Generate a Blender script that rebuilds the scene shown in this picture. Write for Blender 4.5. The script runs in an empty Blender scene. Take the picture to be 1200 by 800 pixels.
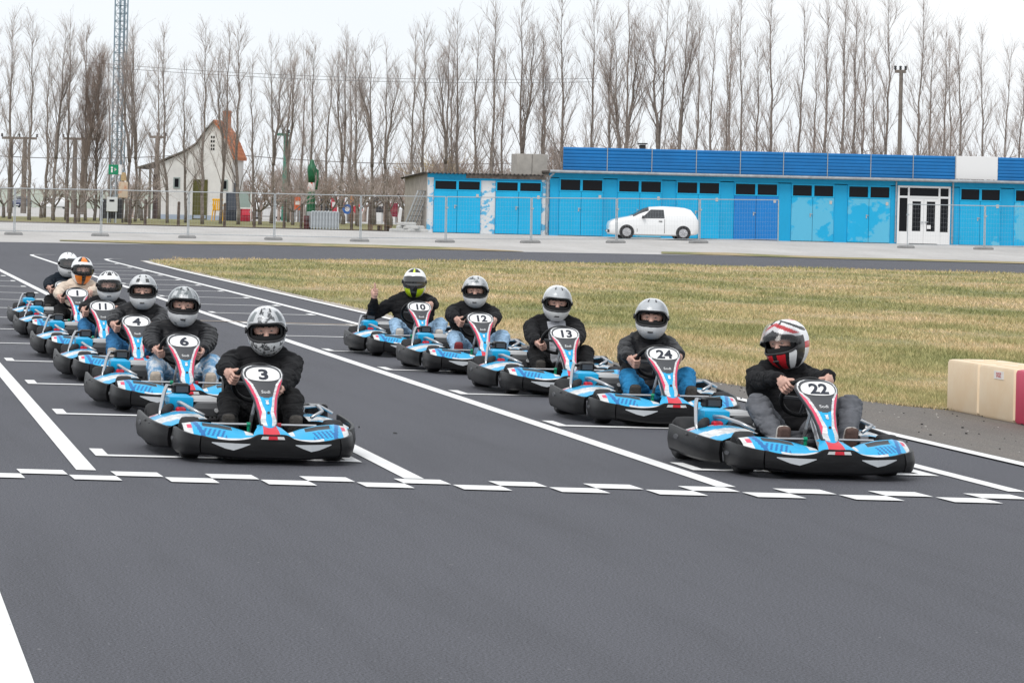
import bpy, bmesh, math, random
import numpy as np
from mathutils import Vector, Matrix, noise as mnoise

# ------------------------------------------------------------------ camera, sky, sun, exposure
SC = bpy.context.scene
COL = SC.collection
FPX, HCAM, VPX, VPY, SLOPE = 4000.0, 1.6, -175.0, 228.5, 0.024   # read off the painted track lines
ROLL = math.atan(SLOPE)
cam_d = bpy.data.cameras.new('camera')
cam = bpy.data.objects.new('camera', cam_d); COL.objects.link(cam)
cam_d.sensor_width = 36.0; cam_d.lens = 36.0 * FPX / 1200.0
cam_d.shift_x = (600.0 - VPX) / 1200.0
cam_d.shift_y = -(400.0 - VPY) / 1200.0
cam_d.clip_start = 0.5; cam_d.clip_end = 6000
cam.matrix_world = Matrix.Translation((0, 0, HCAM)) @ (Matrix.Rotation(math.pi/2, 4, 'X') @ Matrix.Rotation(ROLL, 4, 'Z'))
SC.camera = cam
SC.render.resolution_x, SC.render.resolution_y = 1024, 682

W = bpy.data.worlds.new('World'); SC.world = W; W.use_nodes = True
nt = W.node_tree; nt.nodes.clear()
o_ = nt.nodes.new('ShaderNodeOutputWorld'); bg = nt.nodes.new('ShaderNodeBackground')
sky = nt.nodes.new('ShaderNodeTexSky'); sky.sky_type = 'NISHITA'; sky.sun_disc = False
SUN_EL, SUN_AZ = math.radians(52), math.radians(215)
sky.sun_elevation = SUN_EL; sky.sun_rotation = SUN_AZ; sky.dust_density = 3.0; sky.air_density = 1.0
ovc = nt.nodes.new('ShaderNodeMix'); ovc.data_type = 'RGBA'; ovc.inputs[0].default_value = 0.93
tc = nt.nodes.new('ShaderNodeTexCoord'); nz = nt.nodes.new('ShaderNodeTexNoise'); nz.inputs['Scale'].default_value = 2.2
nz.inputs['Detail'].default_value = 4
mp = nt.nodes.new('ShaderNodeMapping'); mp.inputs['Scale'].default_value = (1, 1, 4)
cr = nt.nodes.new('ShaderNodeValToRGB')
cr.color_ramp.elements[0].position = 0.35; cr.color_ramp.elements[0].color = (8.3, 8.75, 9.2, 1)   # thin bluish cloud
cr.color_ramp.elements[1].position = 0.65; cr.color_ramp.elements[1].color = (9.3, 9.45, 9.6, 1)  # thicker white cloud
L = nt.links.new
L(tc.outputs['Generated'], mp.inputs['Vector']); L(mp.outputs[0], nz.inputs['Vector']); L(nz.outputs['Fac'], cr.inputs['Fac'])
L(sky.outputs['Color'], ovc.inputs[6]); L(cr.outputs['Color'], ovc.inputs[7])
L(ovc.outputs[2], bg.inputs['Color']); bg.inputs['Strength'].default_value = 0.1
L(bg.outputs[0], o_.inputs['Surface'])

sd = bpy.data.lights.new('sun', 'SUN'); sd.energy = 1.5; sd.angle = math.radians(25); sd.color = (1.0, 0.97, 0.93)
sun = bpy.data.objects.new('sun', sd); COL.objects.link(sun)
sdir = Vector((math.sin(SUN_AZ)*math.cos(SUN_EL), math.cos(SUN_AZ)*math.cos(SUN_EL), math.sin(SUN_EL)))
sun.rotation_euler = sdir.to_track_quat('Z', 'Y').to_euler()
VS = SC.view_settings
VS.view_transform = 'Standard'; VS.look = 'None'; VS.gamma = 1.0; VS.use_curve_mapping = False
VS.exposure = 0.22
SC.render.engine = 'CYCLES'

R = random.Random(7)

# ------------------------------------------------------------------ ground shape and pixel -> ground
def sstep(a, b, x):
    t = min(1, max(0, (x-a)/(b-a))); return t*t*(3-2*t)
def zg(Y):
    return 0.5*sstep(136, 160, Y) + 0.17*sstep(160, 190, Y) - 0.17*sstep(240, 400, Y)
CR, SR = math.cos(ROLL), math.sin(ROLL)
def uv(px, py):
    dx, dy = px-VPX, py-VPY
    return dx*CR+dy*SR, -dx*SR+dy*CR
def at(px, py):                     # photo pixel -> point on the ground
    u, v = uv(px, py)
    Y = FPX*HCAM/max(v, 1e-3)
    for _ in range(40):
        Y = 0.5*Y + 0.5*FPX*(HCAM-zg(Y))/max(v, 1e-3)
    return Vector((u*Y/FPX, Y, zg(Y)))
def atY(px, py, Y):                 # photo pixel at a known distance
    u, v = uv(px, py)
    return Vector((u*Y/FPX, Y, HCAM-v*Y/FPX))
def atX(px, Y, py=260):
    return atY(px, py, Y).x

# ------------------------------------------------------------------ materials
MATS = {}
def mat(name, col, rough=0.6, metal=0.0, var=0.0, vscale=8.0, bump=0.0, bscale=60.0, col2=None, spec=0.5, coat=0.0, thresh=None, coord='Object', detail=6):
    if name in MATS: return MATS[name]
    m = bpy.data.materials.new(name); m.use_nodes = True; MATS[name] = m
    n = m.node_tree.nodes; l = m.node_tree.links
    b = n['Principled BSDF']
    b.inputs['Roughness'].default_value = rough; b.inputs['Metallic'].default_value = metal
    b.inputs['Specular IOR Level'].default_value = spec
    b.inputs['Coat Weight'].default_value = coat
    b.inputs['Base Color'].default_value = (*col, 1)
    if var > 0 or col2 is not None:
        t = n.new('ShaderNodeTexCoord'); z = n.new('ShaderNodeTexNoise'); z.inputs['Scale'].default_value = vscale
        z.inputs['Detail'].default_value = detail; z.inputs['Roughness'].default_value = 0.65
        r = n.new('ShaderNodeValToRGB')
        c2 = col2 if col2 is not None else tuple(min(1, c*(1+var)) for c in col)
        c1 = col if col2 is not None else tuple(c*(1-var) for c in col)
        lo, hi = thresh if thresh else (0.32, 0.68)
        r.color_ramp.elements[0].position = lo; r.color_ramp.elements[0].color = (*c1, 1)
        r.color_ramp.elements[1].position = hi; r.color_ramp.elements[1].color = (*c2, 1)
        if coord == 'World':
            g = n.new('ShaderNodeNewGeometry'); l.new(g.outputs['Position'], z.inputs['Vector'])
        else:
            l.new(t.outputs[coord], z.inputs['Vector'])
        l.new(z.outputs['Fac'], r.inputs['Fac']); l.new(r.outputs['Color'], b.inputs['Base Color'])
    if bump > 0:
        t = n.new('ShaderNodeTexCoord'); z = n.new('ShaderNodeTexNoise'); z.inputs['Scale'].default_value = bscale; z.inputs['Detail'].default_value = 5
        bp = n.new('ShaderNodeBump'); bp.inputs['Strength'].default_value = bump; bp.inputs['Distance'].default_value = 0.02
        l.new(t.outputs['Object'], z.inputs['Vector']); l.new(z.outputs['Fac'], bp.inputs['Height']); l.new(bp.outputs['Normal'], b.inputs['Normal'])
    return m
def ramp(n, stops):
    r = n.new('ShaderNodeValToRGB'); e = r.color_ramp.elements
    while len(e) < len(stops): e.new(0.5)
    for k, (p, c) in enumerate(stops): e[k].position = p; e[k].color = (*c, 1)
    return r
def world_noise(n, l, scale, detail=5, rough=0.6, stretch=None):
    g = n.new('ShaderNodeNewGeometry'); z = n.new('ShaderNodeTexNoise'); z.inputs['Scale'].default_value = scale
    z.inputs['Detail'].default_value = detail; z.inputs['Roughness'].default_value = rough
    if stretch:
        m = n.new('ShaderNodeMapping'); m.inputs['Scale'].default_value = stretch
        l.new(g.outputs['Position'], m.inputs['Vector']); l.new(m.outputs[0], z.inputs['Vector'])
    else: l.new(g.outputs['Position'], z.inputs['Vector'])
    return z
def mixc(n, l, fac, a, b, mode='MIX'):
    x = n.new('ShaderNodeMix'); x.data_type = 'RGBA'; x.blend_type = mode
    for sock, v in ((0, fac), (6, a), (7, b)):
        if isinstance(v, (int, float)): x.inputs[sock].default_value = v
        elif isinstance(v, tuple): x.inputs[sock].default_value = (*v, 1)
        else: l.new(v, x.inputs[sock])
    return x.outputs[2]
def asphalt(name, c1, c2, tint):
    m = bpy.data.materials.new(name); m.use_nodes = True; n = m.node_tree.nodes; l = m.node_tree.links; b = n['Principled BSDF']
    fine = world_noise(n, l, 95, 4, 0.85); big = world_noise(n, l, 0.22, 4, 0.55, (1.0, 0.35, 1)); mid = world_noise(n, l, 1.1, 7, 0.72, (2.6, 0.22, 1))
    r1 = ramp(n, [(0.37, c1), (0.5, tuple((p+q)/2 for p, q in zip(c1, c2))), (0.63, c2)])
    l.new(fine.outputs['Fac'], r1.inputs['Fac'])
    r2 = ramp(n, [(0.3, (0.9, 0.9, 0.9)), (0.7, (1.06, 1.06, 1.06))]); l.new(big.outputs['Fac'], r2.inputs['Fac'])
    r3 = ramp(n, [(0.28, (0.84, 0.84, 0.84)), (0.5, (1, 1, 1)), (0.72, tint)]); l.new(mid.outputs['Fac'], r3.inputs['Fac'])
    c = mixc(n, l, 1.0, r1.outputs['Color'], r2.outputs['Color'], 'MULTIPLY'); c = mixc(n, l, 1.0, c, r3.outputs['Color'], 'MULTIPLY')
    # small pale chips in the surface
    chip = world_noise(n, l, 26, 2, 0.5); rc = ramp(n, [(0.745, (0, 0, 0)), (0.77, (1, 1, 1))]); l.new(chip.outputs['Fac'], rc.inputs['Fac'])
    c = mixc(n, l, rc.outputs['Color'], c, (0.24, 0.24, 0.25))
    l.new(c, b.inputs['Base Color']); b.inputs['Roughness'].default_value = 0.76; b.inputs['Specular IOR Level'].default_value = 0.35
    bp = n.new('ShaderNodeBump'); bp.inputs['Strength'].default_value = 0.5; bp.inputs['Distance'].default_value = 0.004
    l.new(fine.outputs['Fac'], bp.inputs['Height']); l.new(bp.outputs['Normal'], b.inputs['Normal'])
    return m
def paint_mat(name, col, wear=0.62, wcol=(0.2, 0.2, 0.21)):
    m = bpy.data.materials.new(name); m.use_nodes = True; n = m.node_tree.nodes; l = m.node_tree.links; b = n['Principled BSDF']
    z = world_noise(n, l, 24, 5, 0.75); r = ramp(n, [(wear, (0, 0, 0)), (wear+0.12, (1, 1, 1))]); l.new(z.outputs['Fac'], r.inputs['Fac'])
    z2 = world_noise(n, l, 2.0, 3); r2 = ramp(n, [(0.3, tuple(c*0.86 for c in col)), (0.7, col)]); l.new(z2.outputs['Fac'], r2.inputs['Fac'])
    l.new(mixc(n, l, r.outputs['Color'], r2.outputs['Color'], wcol), b.inputs['Base Color']); b.inputs['Roughness'].default_value = 0.7
    return m
def grass_mat(name, k=1.0):
    m = bpy.data.materials.new(name); m.use_nodes = True; n = m.node_tree.nodes; l = m.node_tree.links; b = n['Principled BSDF']
    big = world_noise(n, l, 0.24, 8, 0.72, (1.2, 0.36, 1)); r1 = ramp(n, [(0.33, (0.41*k, 0.325*k, 0.225*k)), (0.45, (0.38*k, 0.305*k, 0.185*k)), (0.53, (0.27*k, 0.25*k, 0.13*k)), (0.66, (0.155*k, 0.17*k, 0.075*k))])
    l.new(big.outputs['Fac'], r1.inputs['Fac'])
    f = world_noise(n, l, 9, 5, 0.75); r2 = ramp(n, [(0.25, (0.62, 0.62, 0.6)), (0.75, (1.3, 1.3, 1.3))]); l.new(f.outputs['Fac'], r2.inputs['Fac'])
    l.new(mixc(n, l, 1.0, r1.outputs['Color'], r2.outputs['Color'], 'MULTIPLY'), b.inputs['Base Color'])
    b.inputs['Roughness'].default_value = 0.9; b.inputs['Specular IOR Level'].default_value = 0.15
    return m
def concrete_mat(name, c1, c2, sc=0.35):
    m = bpy.data.materials.new(name); m.use_nodes = True; n = m.node_tree.nodes; l = m.node_tree.links; b = n['Principled BSDF']
    a = world_noise(n, l, sc, 6, 0.62, (1, 0.5, 1)); r1 = ramp(n, [(0.3, c1), (0.7, c2)]); l.new(a.outputs['Fac'], r1.inputs['Fac'])
    f = world_noise(n, l, 5, 5, 0.7); r2 = ramp(n, [(0.3, (0.86, 0.86, 0.86)), (0.7, (1.06, 1.06, 1.06))]); l.new(f.outputs['Fac'], r2.inputs['Fac'])
    l.new(mixc(n, l, 1.0, r1.outputs['Color'], r2.outputs['Color'], 'MULTIPLY'), b.inputs['Base Color']); b.inputs['Roughness'].default_value = 0.9
    return m
def peel_mat(name, col, under, amount, scale=1.6, dark=0.85):
    """house paint peeling off: amount = share of bare patches"""
    m = bpy.data.materials.new(name); m.use_nodes = True; n = m.node_tree.nodes; l = m.node_tree.links; b = n['Principled BSDF']
    z = world_noise(n, l, scale, 8, 0.62, (1, 1, 1.2)); p = 0.74-amount
    r = ramp(n, [(p, (0, 0, 0)), (p+0.03, (1, 1, 1))]); l.new(z.outputs['Fac'], r.inputs['Fac'])
    z2 = world_noise(n, l, 0.9, 6, 0.6, (1, 1, 0.5)); r2 = ramp(n, [(0.3, tuple(c*dark for c in col)), (0.7, col)]); l.new(z2.outputs['Fac'], r2.inputs['Fac'])
    l.new(mixc(n, l, r.outputs['Color'], r2.outputs['Color'], under), b.inputs['Base Color']); b.inputs['Roughness'].default_value = 0.65
    return m
def glassy(name, col, alpha_tint=0.75, rough=0.05):
    """thin curved visor / pane: mostly lets light through, mirrors some"""
    m = bpy.data.materials.new(name); m.use_nodes = True; n = m.node_tree.nodes; l = m.node_tree.links
    n.clear(); o = n.new('ShaderNodeOutputMaterial'); t = n.new('ShaderNodeBsdfTransparent'); t.inputs[0].default_value = (*col, 1)
    g = n.new('ShaderNodeBsdfGlossy'); g.inputs['Roughness'].default_value = rough; g.inputs[0].default_value = (0.9, 0.9, 0.9, 1)
    f = n.new('ShaderNodeFresnel'); f.inputs[0].default_value = 1.5; a = n.new('ShaderNodeMath'); a.operation = 'ADD'; a.inputs[1].default_value = 1-alpha_tint-0.2
    x = n.new('ShaderNodeMixShader'); l.new(f.outputs[0], a.inputs[0]); l.new(a.outputs[0], x.inputs[0]); l.new(t.outputs[0], x.inputs[1]); l.new(g.outputs[0], x.inputs[2]); l.new(x.outputs[0], o.inputs[0])
    return m

# ------------------------------------------------------------------ mesh building
class MB:
    def __init__(s): s.v = []; s.f = []; s.m = []
    def add(s, vs, fs, mi=0):
        o = len(s.v); s.v.extend([tuple(p) for p in vs]); s.f.extend([tuple(i+o for i in f) for f in fs])
        s.m.extend([mi]*len(fs) if isinstance(mi, int) else mi); return s
    def box(s, x0, x1, y0, y1, z0, z1, mi=0, bev=0.0):
        if bev <= 0:
            vs = [(x, y, z) for z in (z0, z1) for y in (y0, y1) for x in (x0, x1)]
            return s.add(vs, [(0, 2, 3, 1), (4, 5, 7, 6), (0, 1, 5, 4), (2, 6, 7, 3), (0, 4, 6, 2), (1, 3, 7, 5)], mi)
        b = bev; rings = []
        for z, i in ((z0, b), (z0+b, 0), (z1-b, 0), (z1, b)):
            X0, X1, Y0, Y1 = x0+i, x1-i, y0+i, y1-i
            rings.append([(X0+b, Y0, z), (X1-b, Y0, z), (X1, Y0+b, z), (X1, Y1-b, z), (X1-b, Y1, z), (X0+b, Y1, z), (X0, Y1-b, z), (X0, Y0+b, z)])
        return s.loft(rings, mi, True, True)
    def loft(s, rings, mi=0, closed=True, caps=True):
        n = len(rings[0]); vs = [p for r in rings for p in r]; fs = []
        for i in range(len(rings)-1):
            for j in range(n if closed else n-1):
                k = (j+1) % n; fs.append((i*n+j, i*n+k, (i+1)*n+k, (i+1)*n+j))
        if caps: fs.append(tuple(range(n-1, -1, -1))); fs.append(tuple((len(rings)-1)*n+j for j in range(n)))
        return s.add(vs, fs, mi)
    def tube(s, pts, r, n=8, mi=0, caps=True):
        pts = [Vector(p) for p in pts]; rings = []; up = None
        for i, p in enumerate(pts):
            d = (pts[min(i+1, len(pts)-1)]-pts[max(i-1, 0)]).normalized()
            if up is None: a = d.cross(Vector((0, 0, 1)) if abs(d.z) < .9 else Vector((1, 0, 0))).normalized()
            else: a = (up-d*up.dot(d)).normalized()
            up = a; b = d.cross(a); rr = r[i] if isinstance(r, (list, tuple)) else r
            rings.append([p+(a*math.cos(t)+b*math.sin(t))*rr for t in [2*math.pi*k/n for k in range(n)]])
        return s.loft(rings, mi, True, caps)
    def lathe(s, prof, c, axis='x', n=24, mi=0):
        """prof: list of (along axis, radius)"""
        rings = []
        for a, r in prof:
            ring = []
            for k in range(n):
                t = 2*math.pi*k/n; p, q = r*math.cos(t), r*math.sin(t)
                ring.append({'x': (c[0]+a, c[1]+p, c[2]+q), 'y': (c[0]+q, c[1]+a, c[2]+p), 'z': (c[0]+p, c[1]+q, c[2]+a)}[axis])
            rings.append(ring)
        return s.loft(rings, mi, True, True)
    def prism(s, poly, y0, y1, mi=0):
        """poly in xz, extruded along y"""
        return s.loft([[(x, y0, z) for x, z in poly], [(x, y1, z) for x, z in poly]], mi, True, True)
    def grid(s, P, nu, nv, mi=0):
        """P(u,v) in 0..1; mi may be a function of the cell centre"""
        vs = [P(i/nu, j/nv) for j in range(nv+1) for i in range(nu+1)]; fs = []; ms = []
        for j in range(nv):
            for i in range(nu):
                a = j*(nu+1)+i; fs.append((a, a+1, a+nu+2, a+nu+1)); ms.append(mi((i+.5)/nu, (j+.5)/nv) if callable(mi) else mi)
        return s.add(vs, fs, ms)
    def build(s, name, mats, parent=None, smooth=False, fixn=True, auto=None):
        me = bpy.data.meshes.new(name); me.from_pydata(s.v, [], s.f)
        for m in (mats if isinstance(mats, (list, tuple)) else [mats]): me.materials.append(m)
        if any(s.m): me.polygons.foreach_set('material_index', s.m)
        if fixn:
            b = bmesh.new(); b.from_mesh(me); bmesh.ops.recalc_face_normals(b, faces=b.faces); b.to_mesh(me); b.free()
        if smooth: me.polygons.foreach_set('use_smooth', [True]*len(me.polygons))
        if auto is not None:
            try: me.set_sharp_from_angle(angle=math.radians(auto))
            except Exception: pass
        me.update(); return link(name, me, parent)
def link(name, me, parent=None):
    o = bpy.data.objects.new(name, me); COL.objects.link(o)
    if parent is not None: o.parent = parent
    return o
def empty(name, loc=(0, 0, 0), rz=0.0):
    o = bpy.data.objects.new(name, None); COL.objects.link(o); o.location = loc; o.rotation_euler = (0, 0, rz); o.empty_display_size = 0.2; return o
def tag(o, label, cat, group=None):
    o['label'] = label; o['category'] = cat
    if group: o['group'] = group
    return o
def kind(o, k): o['kind'] = k; return o
def copy_tree(o, parent=None):
    c = o.copy(); COL.objects.link(c); c.parent = parent
    for ch in list(o.children): copy_tree(ch, c)
    return c
def sheet(name, far, near, zoff, m, nv=1, parent=None):
    """ground sheet between two polylines of (X,Y), following the ground"""
    b = MB(); n = len(far)
    def P(i, t): x = near[i][0]+(far[i][0]-near[i][0])*t; y = near[i][1]+(far[i][1]-near[i][1])*t; return (x, y, zg(y)+zoff)
    vs = [P(i, j/nv) for j in range(nv+1) for i in range(n)]
    fs = [(j*n+i, j*n+i+1, (j+1)*n+i+1, (j+1)*n+i) for j in range(nv) for i in range(n-1)]
    b.add(vs, fs); o = b.build(name, m, parent, fixn=False); return o
def text_mesh(txt, size=1.0, bold=0.0, name='print', xs=1.0):
    c = bpy.data.curves.new(name, 'FONT'); c.body = txt; c.size = size; c.align_x = 'CENTER'; c.align_y = 'CENTER'; c.offset = bold; c.resolution_u = 3
    o = bpy.data.objects.new(name, c); COL.objects.link(o); dg = bpy.context.evaluated_depsgraph_get()
    me = bpy.data.meshes.new_from_object(o.evaluated_get(dg)); bpy.data.objects.remove(o); bpy.data.curves.remove(c)
    b = bmesh.new(); b.from_mesh(me); bmesh.ops.triangulate(b, faces=b.faces); bmesh.ops.subdivide_edges(b, edges=b.edges, cuts=1); b.to_mesh(me); b.free()
    return me
def lerpt(tab, t):
    for (a, va), (b, vb) in zip(tab, tab[1:]):
        if t <= b: return va+(vb-va)*max(0, (t-a)/(b-a))
    return tab[-1][1]
# ------------------------------------------------------------------ the ground
M_CONC = concrete_mat('pale_concrete', (0.40, 0.385, 0.37), (0.52, 0.505, 0.49))
M_ASPH = asphalt('track_asphalt', (0.008, 0.0083, 0.0105), (0.142, 0.145, 0.170), (1.06, 1.06, 1.06))
M_ASPH2 = asphalt('old_asphalt', (0.06, 0.053, 0.048), (0.23, 0.21, 0.19), (1.1, 1.06, 1.02))
M_GRASS = grass_mat('dry_grass_soil', 1.0); M_BLADE = grass_mat('dry_grass', 1.4)
def blade_tone():
    n = M_BLADE.node_tree.nodes; l = M_BLADE.node_tree.links; b = n['Principled BSDF']; src = b.inputs['Base Color'].links[0].from_socket
    a = n.new('ShaderNodeAttribute'); a.attribute_name = 'tone'; r = ramp(n, [(0.0, (.45, .52, .38)), (.3, (.85, .9, .8)), (.7, (1.15, 1.1, 1.08)), (1.0, (1.8, 1.7, 1.65))]); l.new(a.outputs['Fac'], r.inputs['Fac'])
    l.new(mixc(n, l, 1.0, src, r.outputs['Color'], 'MULTIPLY'), b.inputs['Base Color'])
blade_tone()
M_PAINT = paint_mat('white_road_paint', (0.84, 0.84, 0.84), 0.615)
M_PAINT2 = paint_mat('worn_road_paint', (0.72, 0.72, 0.72), 0.50)
M_DUST = concrete_mat('dusty_edge', (0.30, 0.26, 0.22), (0.52, 0.48, 0.43), 1.2)

ys = [-60, 0, 40, 90, 130] + [136+2*i for i in range(12)]+[159, 160, 161] + [162, 166, 170, 175, 180, 185, 190, 210, 240, 260, 280, 300, 320, 340, 370, 400, 900, 4000]
b = MB(); xs = [-2500, -300, -60, -20, 0, 20, 60, 120, 300, 2500]; n = len(xs)
b.add([(x, y, zg(y)-0.004) for y in ys for x in xs], [(j*n+i, j*n+i+1, (j+1)*n+i+1, (j+1)*n+i) for j in range(len(ys)-1) for i in range(n-1)])
kind(b.build('ground', M_CONC, fixn=False), 'structure')

def XY(p): return (p.x, p.y)
far = [(-120, 132), (-30, 130)] + [XY(at(*p)) for p in [(0, 283.5), (180, 286.3), (300, 287.5), (440, 291), (580, 294.5), (820, 299), (1000, 304), (1200, 309.5)]] + [(90, 134), (200, 134)]
near = [(-120+320*i/(len(far)-1), -40) for i in range(len(far))]
track = kind(sheet('track', far, near, 0.0, M_ASPH, 6), 'structure')
# paler bands where the far bend was relaid
# older, browner asphalt between the edge line and the grass
yy = [-10, 10, 20, 24, 27, 30, 34, 40, 48, 60]
kind(sheet('track_edge', [(12.5, y) for y in yy], [(7.84+0.02*math.sin(y*1.7), y) for y in yy], 0.004, M_ASPH2, 1), 'structure')

# grass infield
EDGE = [(20, 10.9), (25, 10.3), (26.9, 9.95), (28.9, 9.36), (29.4, 9.15), (31.6, 8.55), (33.2, 8.38), (40, 8.2), (50, 8.12), (65, 8.12), (80, 8.1), (90, 8.12), (94, 8.35), (96.2, 9.4)]
TOP = [(9.4, 96.4), (12, 99.5), (15, 102), (20.9, 107.7), (27.1, 109), (37, 107.5), (47, 107.5), (70, 108)]
def edge(y): return lerpt(EDGE, y)
def topY(x): return lerpt(TOP, x)
yy = [20, 22, 24, 25.5, 26.5, 27.3, 28, 28.6, 29, 29.4, 30, 30.7, 31.6, 32.6, 34, 36, 38, 40, 45, 50, 56, 62, 68, 74, 80, 85, 90, 92, 94, 95, 96.2]
RG = random.Random(3); M = MB(); nx = 24; vs = []
xr = lambda y: 70
for y in yy:
    e = edge(y)+RG.uniform(-.05, .05)*(y/35)
    for i in range(nx+1):
        t = (i/nx)**1.6; x = e+(xr(y)-e)*t; vs.append((x, y, 0.014+.022*min(1, i/3)))
M.add(vs, [(j*(nx+1)+i, j*(nx+1)+i+1, (j+1)*(nx+1)+i+1, (j+1)*(nx+1)+i) for j in range(len(yy)-1) for i in range(nx)])
tx = [9.4+i*(70-9.4)/40 for i in range(41)]; o = len(M.v)
M.add([(x, 96.2, 0.036) for x in tx]+[(x, max(96.3, topY(x)), 0.012) for x in tx], [(i, i+1, 41+i+1, 41+i) for i in range(40)])
kind(M.build('grass_field', M_GRASS, fixn=False), 'structure')
# dust-covered strip of the track edge beside the grass
yy = [42, 46, 50, 55, 60, 66, 72, 80, 88, 93]
kind(sheet('dusty_track_edge', [(edge(y)+.06, y) for y in yy], [(7.83+.1*math.sin(y*.35), y) for y in yy], 0.006, M_DUST, 1), 'structure')
# dry grass strips beyond the far road
for pts_f, pts_n in [([(70, 281.6), (180, 282.6), (300, 284.0), (440, 287.4), (540, 290.5), (612, 294.8)], [(70, 282.6), (180, 286.1), (300, 287.3), (440, 290.8), (540, 293.3), (614, 295.3)]),
                     ([(775, 295.3), (850, 296.5), (920, 299.5), (1000, 302.2), (1100, 304.6), (1230, 308.2)], [(775, 297.6), (850, 299.6), (920, 302), (1000, 304.2), (1100, 306.8), (1230, 310.2)])]:
    kind(sheet('verge', [XY(at(*p)) for p in pts_f], [XY(at(*p)) for p in pts_n], 0.02, M_GRASS, 3), 'structure')
# lawn around the white house and between the trees
kind(sheet('lawn', [(-30, 176), (0, 176), (8, 182), (14, 186), (20, 188), (28, 188), (34, 184)], [(-30, 166), (0, 166), (8, 164), (14, 163), (20, 163), (28, 163), (34, 164)], 0.03, mat('lawn_grass', (0.13, 0.15, 0.05), 0.9, col2=(0.3, 0.25, 0.12), vscale=0.8, coord='World'), 4), 'structure')
kind(sheet('brown_verge', [(-40, 163), (0, 163), (10, 163), (26, 163)], [(-40, 161), (0, 160.5), (10, 160.5), (26, 160.5)], 0.03, mat('bare_earth', (0.12, 0.085, 0.06), 0.95, col2=(0.22, 0.16, 0.11), vscale=1.2, coord='World'), 2), 'structure')

# grass blades: thinned out with distance
def make_blades(N, seed):
    rg = np.random.default_rng(seed)
    Y = 1/(1/26.3+(1/108.5-1/26.3)*rg.random(N)**0.8)
    ek = np.array(EDGE); e = np.interp(Y, ek[:, 0], ek[:, 1])
    xm = (1330+175)/4000*Y
    X = e+(xm-e)*rg.random(N)
    tk = np.array(TOP); ok = (xm > e) & (Y < np.interp(X, tk[:, 0], tk[:, 1])) & ~((X > 9.2) & (X < 9.95) & (Y < 29.1))
    X, Y, e = X[ok], Y[ok], e[ok]; N = len(X)
    # ragged border: some tufts spill over the edge of the tarmac
    spill = rg.random(N) < .05*np.exp(-(X-e)*.6); X = np.where(spill, e-np.abs(rg.normal(0, .05, N)), X)
    h = (0.035+0.05*rg.random(N))*(0.7+0.45*np.sin(X*1.3)*np.sin(Y*.9)+.3*rg.random(N)); h = np.clip(h, .015, .10)*(.62+Y/190)
    w = 0.0028*(Y/26)**1.05*(0.7+.6*rg.random(N)); a = rg.random(N)*2*np.pi; lean = h*(0.3+.9*rg.random(N)); b2 = rg.random(N)*2*np.pi
    z0 = np.where(Y > 96, .012, .006+.022*np.clip((X-e)/2.4, 0, 1))
    V = np.empty((N, 3, 3))
    V[:, 0] = np.stack([X-w*np.cos(a), Y-w*np.sin(a)*.5, z0], 1); V[:, 1] = np.stack([X+w*np.cos(a), Y+w*np.sin(a)*.5, z0], 1)
    V[:, 2] = np.stack([X+lean*np.cos(b2), Y+lean*np.sin(b2), z0+h], 1)
    me = bpy.data.meshes.new('grass'); me.vertices.add(3*N); me.vertices.foreach_set('co', V.ravel())
    me.loops.add(3*N); me.loops.foreach_set('vertex_index', np.arange(3*N, dtype=np.int32)); me.polygons.add(N)
    me.polygons.foreach_set('loop_start', np.arange(0, 3*N, 3, dtype=np.int32)); me.materials.append(M_BLADE); at_ = me.attributes.new('tone', 'FLOAT', 'FACE'); at_.data.foreach_set('value', rg.random(N).astype(np.float32)); me.update(); me.validate()
    o = link('grass', me); kind(o, 'stuff'); o['label'] = 'short dry yellow-green grass on the infield'; o['category'] = 'grass'; return o
make_blades(420000, 5)
# molehills / clods of earth in the grass
M_CLOD = mat('dark_earth', (0.05, 0.04, 0.03), 0.95, var=.4, vscale=30)
M = MB()
for (px, py, s) in [(572, 307, .25), (690, 376, .16), (850, 444, .13), (1000, 436, .12), (1140, 413, .07), (905, 320, .2), (220, 309, .2), (640, 318, .2), (1010, 352, .12), (760, 330, .16)]:
    p = at(px, py)
    for k in range(14):
        c = p+Vector((R.gauss(0, s*.8), R.gauss(0, s*.8), 0)); r = s*R.uniform(.12, .35)
        M.lathe([(0, r), (r*.35, r*.8), (r*.6, r*.3)], (c.x, c.y, 0), 'z', 6)
o = kind(M.build('earth_clods', M_CLOD), 'stuff'); o['label'] = 'dark crumbs of turned-up earth in the grass'; o['category'] = 'earth'
# gravel and rubber crumbs by the track edge
M = MB(); ms = []
for k in range(170):
    y = R.uniform(22, 34); x = R.uniform(8.0, max(8.2, edge(y)+.05)); r = R.choice([.004, .005, .006, .008, .012]); x -= abs(R.gauss(0, .03))
    n0 = len(M.f); M.lathe([(0, r), (r*.7, r*.7)], (x, y, .006), 'z', 5, 0 if R.random() < .55 else 1)
o = kind(M.build('gravel', [mat('rubber_crumb', (.02, .02, .02), .9), mat('pale_stone', (.5, .48, .45), .9)]), 'stuff'); o['label'] = 'loose pale stones and black rubber crumbs on the track edge'; o['category'] = 'gravel'
for (px, py, s) in [(463, 508, .016), (872, 430, .02)]:
    p = at(px, py); M = MB(); M.lathe([(0, s), (s*.3, s*.9), (s*.4, s*.4)], (0, 0, 0), 'z', 9)
    if px == 463:
        o = M.build('rubber_scrap', MATS['rubber_crumb']); o.location = (p.x, p.y, 0.004); tag(o, 'small black rubber scrap lying alone on the asphalt', 'debris')

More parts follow.
